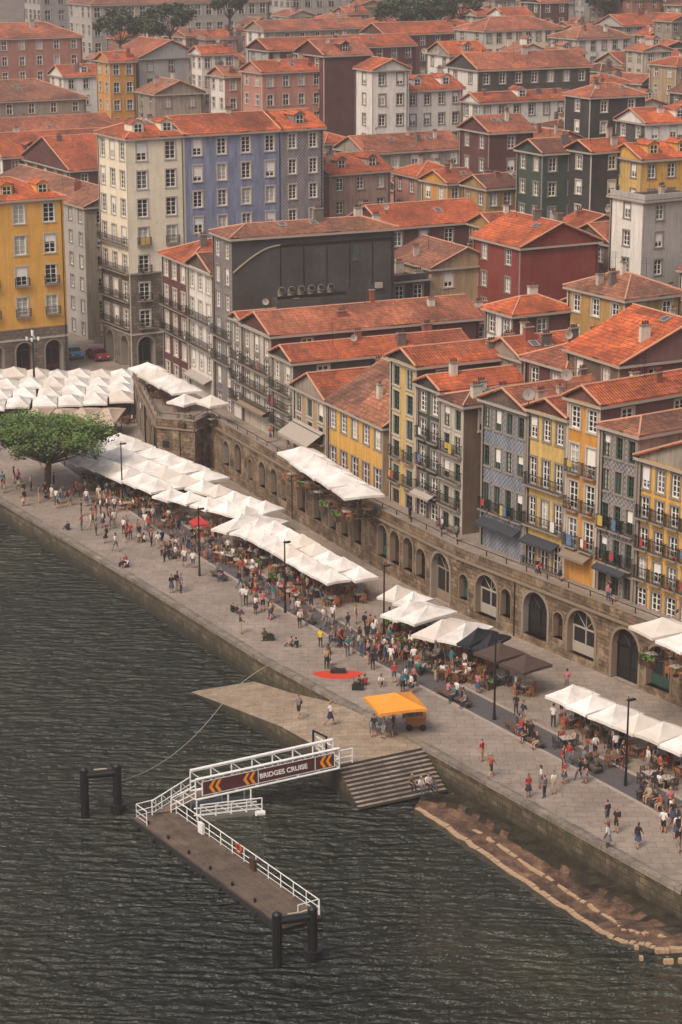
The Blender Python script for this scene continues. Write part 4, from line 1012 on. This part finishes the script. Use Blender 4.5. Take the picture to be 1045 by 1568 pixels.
for i in range(18): a,b=pr[i],pr[(i+1)%18]; mb.add([a,b,V((b.x,b.y,0)),V((a.x,a.y,0))],rc)
mb.obj('red_mat',loc=S(518,1033,0))
mb=MB(); box(mb,FW,-.6,.6,-.3,.3,.03,.28,cloth['black']); box(mb,FW,-.5,-.1,-.2,.2,.28,.42,woodd); mb.obj('instrument_case',loc=S(518,1030,.0))
for u,v in ((412,980),(548,1056),(190,868)):
    mb=MB(); box(mb,FW,-.45,.45,-.25,.25,.04,.4,cloth['black']); tube(mb,(-.3,0,.4),(-.3,0,1.0),.02,.02,iron,5); box(mb,FW,-.2,.3,-.2,.2,.4,.55,darkin)
    mb.obj('busker_equipment',loc=S(u,v,0))
mb=MB(); box(mb,FW,-.7,.7,-.4,.4,.35,1.05,plain('cart_wood','#8c5a32',.7)); box(mb,FW,-.8,.8,-.5,.5,1.05,1.12,plain('cart_top','#a5834f',.6))
for x in (-.5,.5): 
    tube(mb,(x,-.46,.25),(x,-.40,.25),.25,.25,iron,12); tube(mb,(x,.46,.25),(x,.40,.25),.25,.25,iron,12)
box(mb,FW,-.6,-.2,-.3,.3,1.12,1.35,cloth['teal']); box(mb,FW,.1,.5,-.25,.25,1.12,1.3,cloth['rust']); mb.obj('vendor_cart',loc=S(637,1116,0))
mb=MB(); box(mb,FW,-.5,.5,-.35,.35,.7,.76,cloth['teal']); 
for x in (-.45,.4):
    for y in (-.3,.25): box(mb,FW,x,x+.05,y,y+.05,0,.7,iron)
mb.obj('vendor_table',loc=S(576,1122,0))
def car(p,rz,hexc):
    mb=MB(); pm=plain('car_paint_'+hexc[1:],hexc,.3); W=.86
    prof=[(-2.0,.3),(-2.05,.75),(-1.75,.92),(-1.15,1.0),(-.55,1.42),(.9,1.45),(1.6,1.02),(2.0,.9),(2.05,.35)]
    for i in range(len(prof)-1):
        a,b=prof[i],prof[i+1]; ins=lambda z:W-(.14 if z>1.2 else 0)
        m=glass if i in(3,5) else pm
        mb.add([V((a[0],-ins(a[1]),a[1])),V((a[0],ins(a[1]),a[1])),V((b[0],ins(b[1]),b[1])),V((b[0],-ins(b[1]),b[1]))],m)
    for s in(-1,1):
        mb.add([V((x,s*(W-(.14 if z>1.2 else 0)),z)) for x,z in prof],pm)
        mb.add([V((-1.0,s*(W+.0),1.02)),V((-.5,s*(W-.11),1.36)),V((.85,s*(W-.11),1.38)),V((1.35,s*(W+.0),1.03))],glass)
        for x in(-1.25,1.3): tube(mb,(x,s*(W-.18),.32),(x,s*(W+.03),.32),.32,.32,cloth['black'],14); tube(mb,(x,s*(W+.03),.32),(x,s*(W+.04),.32),.18,.18,fascia,10)
        box(mb,FW,-2.08,-2.02,s*.6-.15,s*.6+.15,.6,.75,whitep)
    box(mb,FW,-1.95,1.95,-W+.02,W-.02,.2,.34,iron); o=mb.obj('parked_car',loc=p); o.rotation_euler=(0,0,rz)
car(S(112,547,0),2.0,'#5b86a8'); car(S(150,550,0),2.1,'#8a3030')
# ---------------------------------------------------------------- river pontoon, gangway
deckw=stonewall('pontoon_planks','#7d6a5a','#6c5a4b','#3f342b',3.0,.16)
par=empty('river_pontoon',S(310,1320,-1.7)); O=par.location
PA,PB,PC,PD=[S(*q,-1.75) for q in ((180,1256),(262,1238),(492,1400),(396,1420))]
ax=(PC-PB).normalized(); wid=2.8; nrm=V((-ax.y,ax.x,0))
if nrm.x>0: nrm=-nrm
L=(PC-PB).length
fr=Fr((0,0,0),ax,nrm,0); fr.o=V((PB.x-O.x,PB.y-O.y,-O.z))
mb=MB(); box(mb,fr,0,L,0,wid,-1.95,-1.75,deckw); box(mb,fr,-.08,L+.08,-.08,wid+.08,-2.6,-1.95,iron)
box(mb,fr,-.1,L+.1,wid+.08,wid+.2,-2.2,-1.85,cloth['black'])
for i in range(9): tube(mb,fr.p(1+i*2.2,wid+.2,-2.05),fr.p(1+i*2.2,wid+.42,-2.05),.2,.2,cloth['black'],10)
mb.obj('deck_and_float',par)
mb=MB()
def rail(mb,p,q,h=1.0,post=1.5,m=whitep,r=.035,diag=False):
    d=q-p; n=max(1,int(d.length/post)); up=V((0,0,h))
    tube(mb,p+up,q+up,r,r,m,5); tube(mb,p+up*.5,q+up*.5,r*.8,r*.8,m,5); tube(mb,p+up*.15,q+up*.15,r*.6,r*.6,m,5)
    for i in range(n+1):
        a=p.lerp(q,i/n); tube(mb,a,a+up,r,r,m,5)
        if diag and i<n: tube(mb,a,p.lerp(q,(i+1)/n)+up,r*.8,r*.8,m,5)
zz=-1.75
rail(mb,fr.p(1.0,.12,zz),fr.p(L,.12,zz)); rail(mb,fr.p(L-.1,.12,zz),fr.p(L-.1,1.6,zz)); rail(mb,fr.p(.1,1.2,zz),fr.p(.1,wid-.1,zz)); rail(mb,fr.p(.1,wid-.1,zz),fr.p(1.6,wid-.1,zz))
for q in (.25,.6):
    b=fr.p(L*q,.3,zz); box(mb,Fr(b,ax,nrm,0),-.3,.3,-.1,.1,.05,.8,woodd if q>.3 else whitep)
for i in range(7): 
    b=fr.p(1.5+i*2.8,wid-.25,zz); tube(mb,b,b+V((0,0,.25)),.08,.1,iron,8)
c0=fr.p(L*.5,.22,zz+.75)
for i in range(12):
    a0,a1=6.2832*i/12,6.2832*(i+1)/12; f=lambda a:c0+ax*math.cos(a)*.3+V((0,0,math.sin(a)*.3)); tube(mb,f(a0),f(a1),.06,.06,plain('life_ring_orange','#c24a20',.5),5)
mb.obj('railings',par)
def portal(p,q,zt,name,pr):
    mb=MB(); a=V((p.x-pr.x,p.y-pr.y,-4)); b=V((q.x-pr.x,q.y-pr.y,-4)); m=plain('pile_black','#1b1c1e',.4,.2)
    tube(mb,a,V((a.x,a.y,zt)),.3,.3,m,14); tube(mb,b,V((b.x,b.y,zt+.05)),.3,.3,m,14)
    tube(mb,V((a.x,a.y,zt-.45)),V((b.x,b.y,zt-.45)),.26,.26,m,12)
    tube(mb,V((a.x,a.y,zt)),V((a.x,a.y,zt+.15)),.3,.12,m,14); tube(mb,V((b.x,b.y,zt+.05)),V((b.x,b.y,zt+.2)),.3,.12,m,14)
    tube(mb,V((b.x,b.y,-2.0)),V((b.x,b.y,-1.5)),.55,.55,m,12)
    tube(mb,V(((a.x*.7+b.x*.3),a.y*.7+b.y*.3,zt-.1)),V((a.x*.3+b.x*.7,a.y*.3+b.y*.7,zt-.1)),.06,.06,plain('rope','#9a8f80',.9),6)
    mb.obj(name,None,(pr.x,pr.y,0))
p=S(131,1250,WATER);q=S(181,1245,WATER); portal(p,q,1.25,'mooring_portal',p)
p=S(425,1478,WATER);q=S(479,1470,WATER); portal(p,q,1.1,'mooring_portal',p)
G0=S(520,1176,.25); G1=S(300,1225,-.9); gp=empty('gangway_with_banner',G0)
g1=G1-G0; gx=V((g1.x,g1.y,0)).normalized(); gn=V((-gx.y,gx.x,0)); 
if gn.y>0: gn=-gn
mb=MB(); Lg=V((g1.x,g1.y,0)).length; W=1.6
slope=g1.z/Lg
def gpnt(x,n,h): return gx*x+gn*n+V((0,0,slope*x+h))
def gq(x0,x1,n,h0,h1,m): mb.add([gpnt(x0,n,h0),gpnt(x1,n,h0),gpnt(x1,n,h1),gpnt(x0,n,h1)],m)
mb.add([gpnt(0,0,0),gpnt(Lg,0,0),gpnt(Lg,-W,0),gpnt(0,-W,0)],deckw)
HT=1.45
for n in (0,-W):
    for h in (0,HT,.7): tube(mb,gpnt(0,n,h),gpnt(Lg,n,h),.08,.08,whitep,6)
    kk=7
    for i in range(kk+1):
        x=Lg*i/kk; tube(mb,gpnt(x,n,0),gpnt(x,n,HT),.06,.06,whitep,6)
        if i<kk: tube(mb,gpnt(x,n,0),gpnt(Lg*(i+1)/kk,n,HT),.04,.04,whitep,5)
for n in (.06,-W-.06): 
    mb.add([gpnt(0,n-.16,HT+.08),gpnt(Lg,n-.16,HT+.08),gpnt(Lg,n+.16,HT+.08),gpnt(0,n+.16,HT+.08)],whitep)
ban=plain('banner_maroon','#4a1f22',.6); yel=plain('chevron_orange','#d8871f',.5)
n=.1
gq(.35,Lg-.4,n,.22,1.3,whitep); n=.112
gq(.42,Lg-.5,n,.29,1.23,ban)
n=.125
def chev(x,s=1):
    for dx in (0,.42):
        X=x+dx; h0,hm,h1=.33,.76,1.19; t=.22; 
        mb.add([gpnt(X,n,h0),gpnt(X+t,n,h0),gpnt(X+t+.25*s,n,hm),gpnt(X+.25*s,n,hm)],yel); mb.add([gpnt(X+.25*s,n,hm),gpnt(X+t+.25*s,n,hm),gpnt(X+t,n,h1),gpnt(X,n,h1)],yel)
for x in (.55,6.0,8.4): chev(x)
gq(1.75,1.8,n,.29,1.23,whitep); gq(5.8,5.85,n,.29,1.23,whitep)
mb.obj('truss_and_panels',gp)
tc=bpy.data.curves.new('sign_text','FONT'); tc.body='BRIDGES CRUISE'; tc.size=.5; tc.extrude=.004; tc.offset=.012; tc.align_x='LEFT'; tc.materials.append(whitep)
to=bpy.data.objects.new('banner_lettering',tc); COL.objects.link(to); to.parent=gp
xd=-gx; st=gpnt(5.72,.13,.58); xd3=V((xd.x,xd.y,-slope)).normalized(); yd=V((0,0,1)); zd=xd3.cross(yd).normalized(); yd=zd.cross(xd3)
to.matrix_local=Matrix(((xd3.x*.93,yd.x,zd.x,st.x),(xd3.y*.93,yd.y,zd.y,st.y),(xd3.z*.93,yd.z,zd.z,st.z),(0,0,0,1)))
mb=MB(); 
e=gpnt(Lg,0,0); e2_=gpnt(Lg,-W,0); t0=fr.p(.6,.3,-1.75)+O-G0; t1=fr.p(.3,1.6,-1.75)+O-G0
mb.add([e,e2_,t1+V((0,0,.1)),t0+V((0,0,.1))],deckw)
rail(mb,e,t0,1.05,.8,whitep,.045,True); rail(mb,e2_,t1,1.05,.8,whitep,.045,True)
for x in (Lg,Lg-2.2,Lg-3.8):
    for n in (0.3,-W): tube(mb,gpnt(x,n,0),V((*gpnt(x,n,0).xy,WATER-.2-G0.z)),.06,.06,whitep,6)
a=gpnt(Lg+.2,.3,0); b=gpnt(Lg-4.2,.3,0)
for h in (-.5,-1.0): tube(mb,V((a.x,a.y,-.9+h-G0.z)),V((b.x,b.y,-.9+h-G0.z)),.06,.06,whitep,6)
f=Fr(V((gpnt(Lg-4.5,0,0).x,gpnt(Lg-4.5,0,0).y,-G0.z)),gx,gn,0); box(mb,f,0,4.3,-2.2,.7,-2.5,-1.95,plain('float_grey','#6c6964',.6)); tube(mb,f.p(-.1,.8,-2.1),f.p(.5,.9,-2.0),.22,.2,whitep,10)
rail(mb,f.p(0,.6,-1.95),f.p(4.3,.6,-1.95),.9,1.0,whitep,.045,True)
mb.obj('landing_frame_and_float',gp)
mb=MB(); rail(mb,S(520,1172,0),S(482,1148,0),1.1,1.0,whitep,.05); rail(mb,S(520,1172,0),S(540,1168,0),1.1,1.0,whitep,.05)
tube(mb,S(480,1150,0),S(480,1150,0)+V((0,0,1.6)),.08,.08,iron,6); tube(mb,S(500,1160,0),S(500,1160,0)+V((0,0,1.6)),.08,.08,iron,6); tube(mb,S(480,1150,0)+V((0,0,1.55)),S(500,1160,0)+V((0,0,1.55)),.08,.08,iron,6)
mb.obj('landing_gate')
mb=MB()
def rope(a,b,sag,m):
    pts=[a.lerp(b,i/14)+V((0,0,-sag*4*(i/14)*(1-i/14))) for i in range(15)]
    for i in range(14): tube(mb,pts[i],pts[i+1],.03,.03,m,4,False)
rope(S(187,1195,.5),S(352,1062,-1.0),1.2,MATS['rope']); rope(S(352,1062,-1.0),S(430,1010,0),-.3,MATS['rope']); mb.obj('mooring_rope')
# ---------------------------------------------------------------- trees
bark=plain('bark','#4a3a2e',.95)
def tree(name,p,th,cw_,chh,nleaf,lm1,lm2,ls=.35,lobes=14,flat=True):
    mb=MB(); rr=random.Random(len(name)+int(p.x*10)); base=V((0,0,-.2))
    t1=V((.3,0,th*.6)); tube(mb,base,t1,.38,.28,bark,9,False)
    cs=[]
    for i in range(lobes):
        a=i*2.39996+rr.uniform(-.3,.3); r=cw_/2*math.sqrt((i+.5)/lobes)*.88
        c=V((math.cos(a)*r,math.sin(a)*r,th+chh*.55*(1-(r/(cw_/2))**2*.75)+rr.uniform(-.8,.5))); cs.append((c,rr.uniform(.6,1.3)*cw_*(.105 if flat else .13)))
        m1=t1.lerp(c,.55)+V((0,0,-.2)); tube(mb,t1,m1,.12,.07,bark,6,False); tube(mb,m1,c,.07,.03,bark,5,False)
    for i in range(nleaf):
        c,rd=cs[rr.randrange(len(cs))]
        d=V((rr.gauss(0,1),rr.gauss(0,1),rr.gauss(0,1))).normalized()*rd*rr.uniform(.4,1.15); d.z*=.7 if flat else 1.0
        q=c+d; a=V((rr.uniform(-1,1),rr.uniform(-1,1),rr.uniform(-.6,.6))).normalized(); b=a.cross(V((rr.uniform(-.5,.5),rr.uniform(-.5,.5),1))).normalized()
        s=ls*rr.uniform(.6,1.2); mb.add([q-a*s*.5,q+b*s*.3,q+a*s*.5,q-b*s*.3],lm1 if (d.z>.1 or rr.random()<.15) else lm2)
    mb.obj(name,None,p)
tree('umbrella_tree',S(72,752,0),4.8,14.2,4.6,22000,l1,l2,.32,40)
for u,v,D,w,h in ((182,50,470,12,9),(258,38,475,13,9),(225,52,470,9,7),(610,32,480,13,10),(662,26,490,12,9),(705,14,490,12,9),(640,34,470,8,8),(350,12,500,9,8),(930,12,500,10,9)):
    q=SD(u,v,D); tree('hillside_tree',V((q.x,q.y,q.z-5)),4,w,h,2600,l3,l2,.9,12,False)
for u,v,D in ((650,78,345),(668,78,345),(810,604,166),(868,574,170)):
    q=SD(u,v,D); mb=MB(); dish(mb,V((0,0,0)),.5); mb.obj('satellite_dish',None,q)
# ---------------------------------------------------------------- air: river haze
k=N('river_haze'); k.t.nodes.remove(k.b); vs=k.n('ShaderNodeVolumeScatter'); vs.inputs['Color'].default_value=(1,.9,.84,1); vs.inputs['Density'].default_value=.0004; vs.inputs['Anisotropy'].default_value=.2
k.l(vs.outputs[0],[n for n in k.t.nodes if n.type=='OUTPUT_MATERIAL'][0].inputs['Volume'])
mb=MB(); box(mb,FW,-500,500,-60,900,-6,100,k.m); mb.obj('haze')
# ---------------------------------------------------------------- light, sky, camera
w=bpy.data.worlds.new('World'); scene.world=w; w.use_nodes=True; nt=w.node_tree
sky=nt.nodes.new('ShaderNodeTexSky'); sky.sky_type='NISHITA'; sky.sun_disc=False
SE,SA=math.radians(50),math.radians(215)
sky.sun_elevation=SE; sky.sun_rotation=SA; sky.dust_density=7; sky.air_density=1.0; sky.ozone_density=.3
bg=nt.nodes['Background']; nt.links.new(sky.outputs[0],bg.inputs[0]); bg.inputs[1].default_value=.145
sl=bpy.data.lights.new('sun','SUN'); sl.energy=2.0; sl.angle=math.radians(18); sl.color=(1,.87,.74)
so=bpy.data.objects.new('sun',sl); COL.objects.link(so)
sd=V((math.sin(SA)*math.cos(SE),math.cos(SA)*math.cos(SE),math.sin(SE))); so.rotation_euler=sd.to_track_quat('Z','Y').to_euler()
cam=bpy.data.cameras.new('camera'); co=bpy.data.objects.new('camera',cam); COL.objects.link(co); scene.camera=co
co.location=(0,0,CZ); co.rotation_euler=(math.pi/2-PITCH,0,0); cam.sensor_fit='VERTICAL'; cam.sensor_height=36; cam.sensor_width=24; cam.lens=F/1568*36; cam.clip_end=6000; cam.clip_start=.5
scene.view_settings.view_transform='Standard'; scene.view_settings.look='None'; scene.view_settings.exposure=0
print('objects',len(bpy.data.objects))
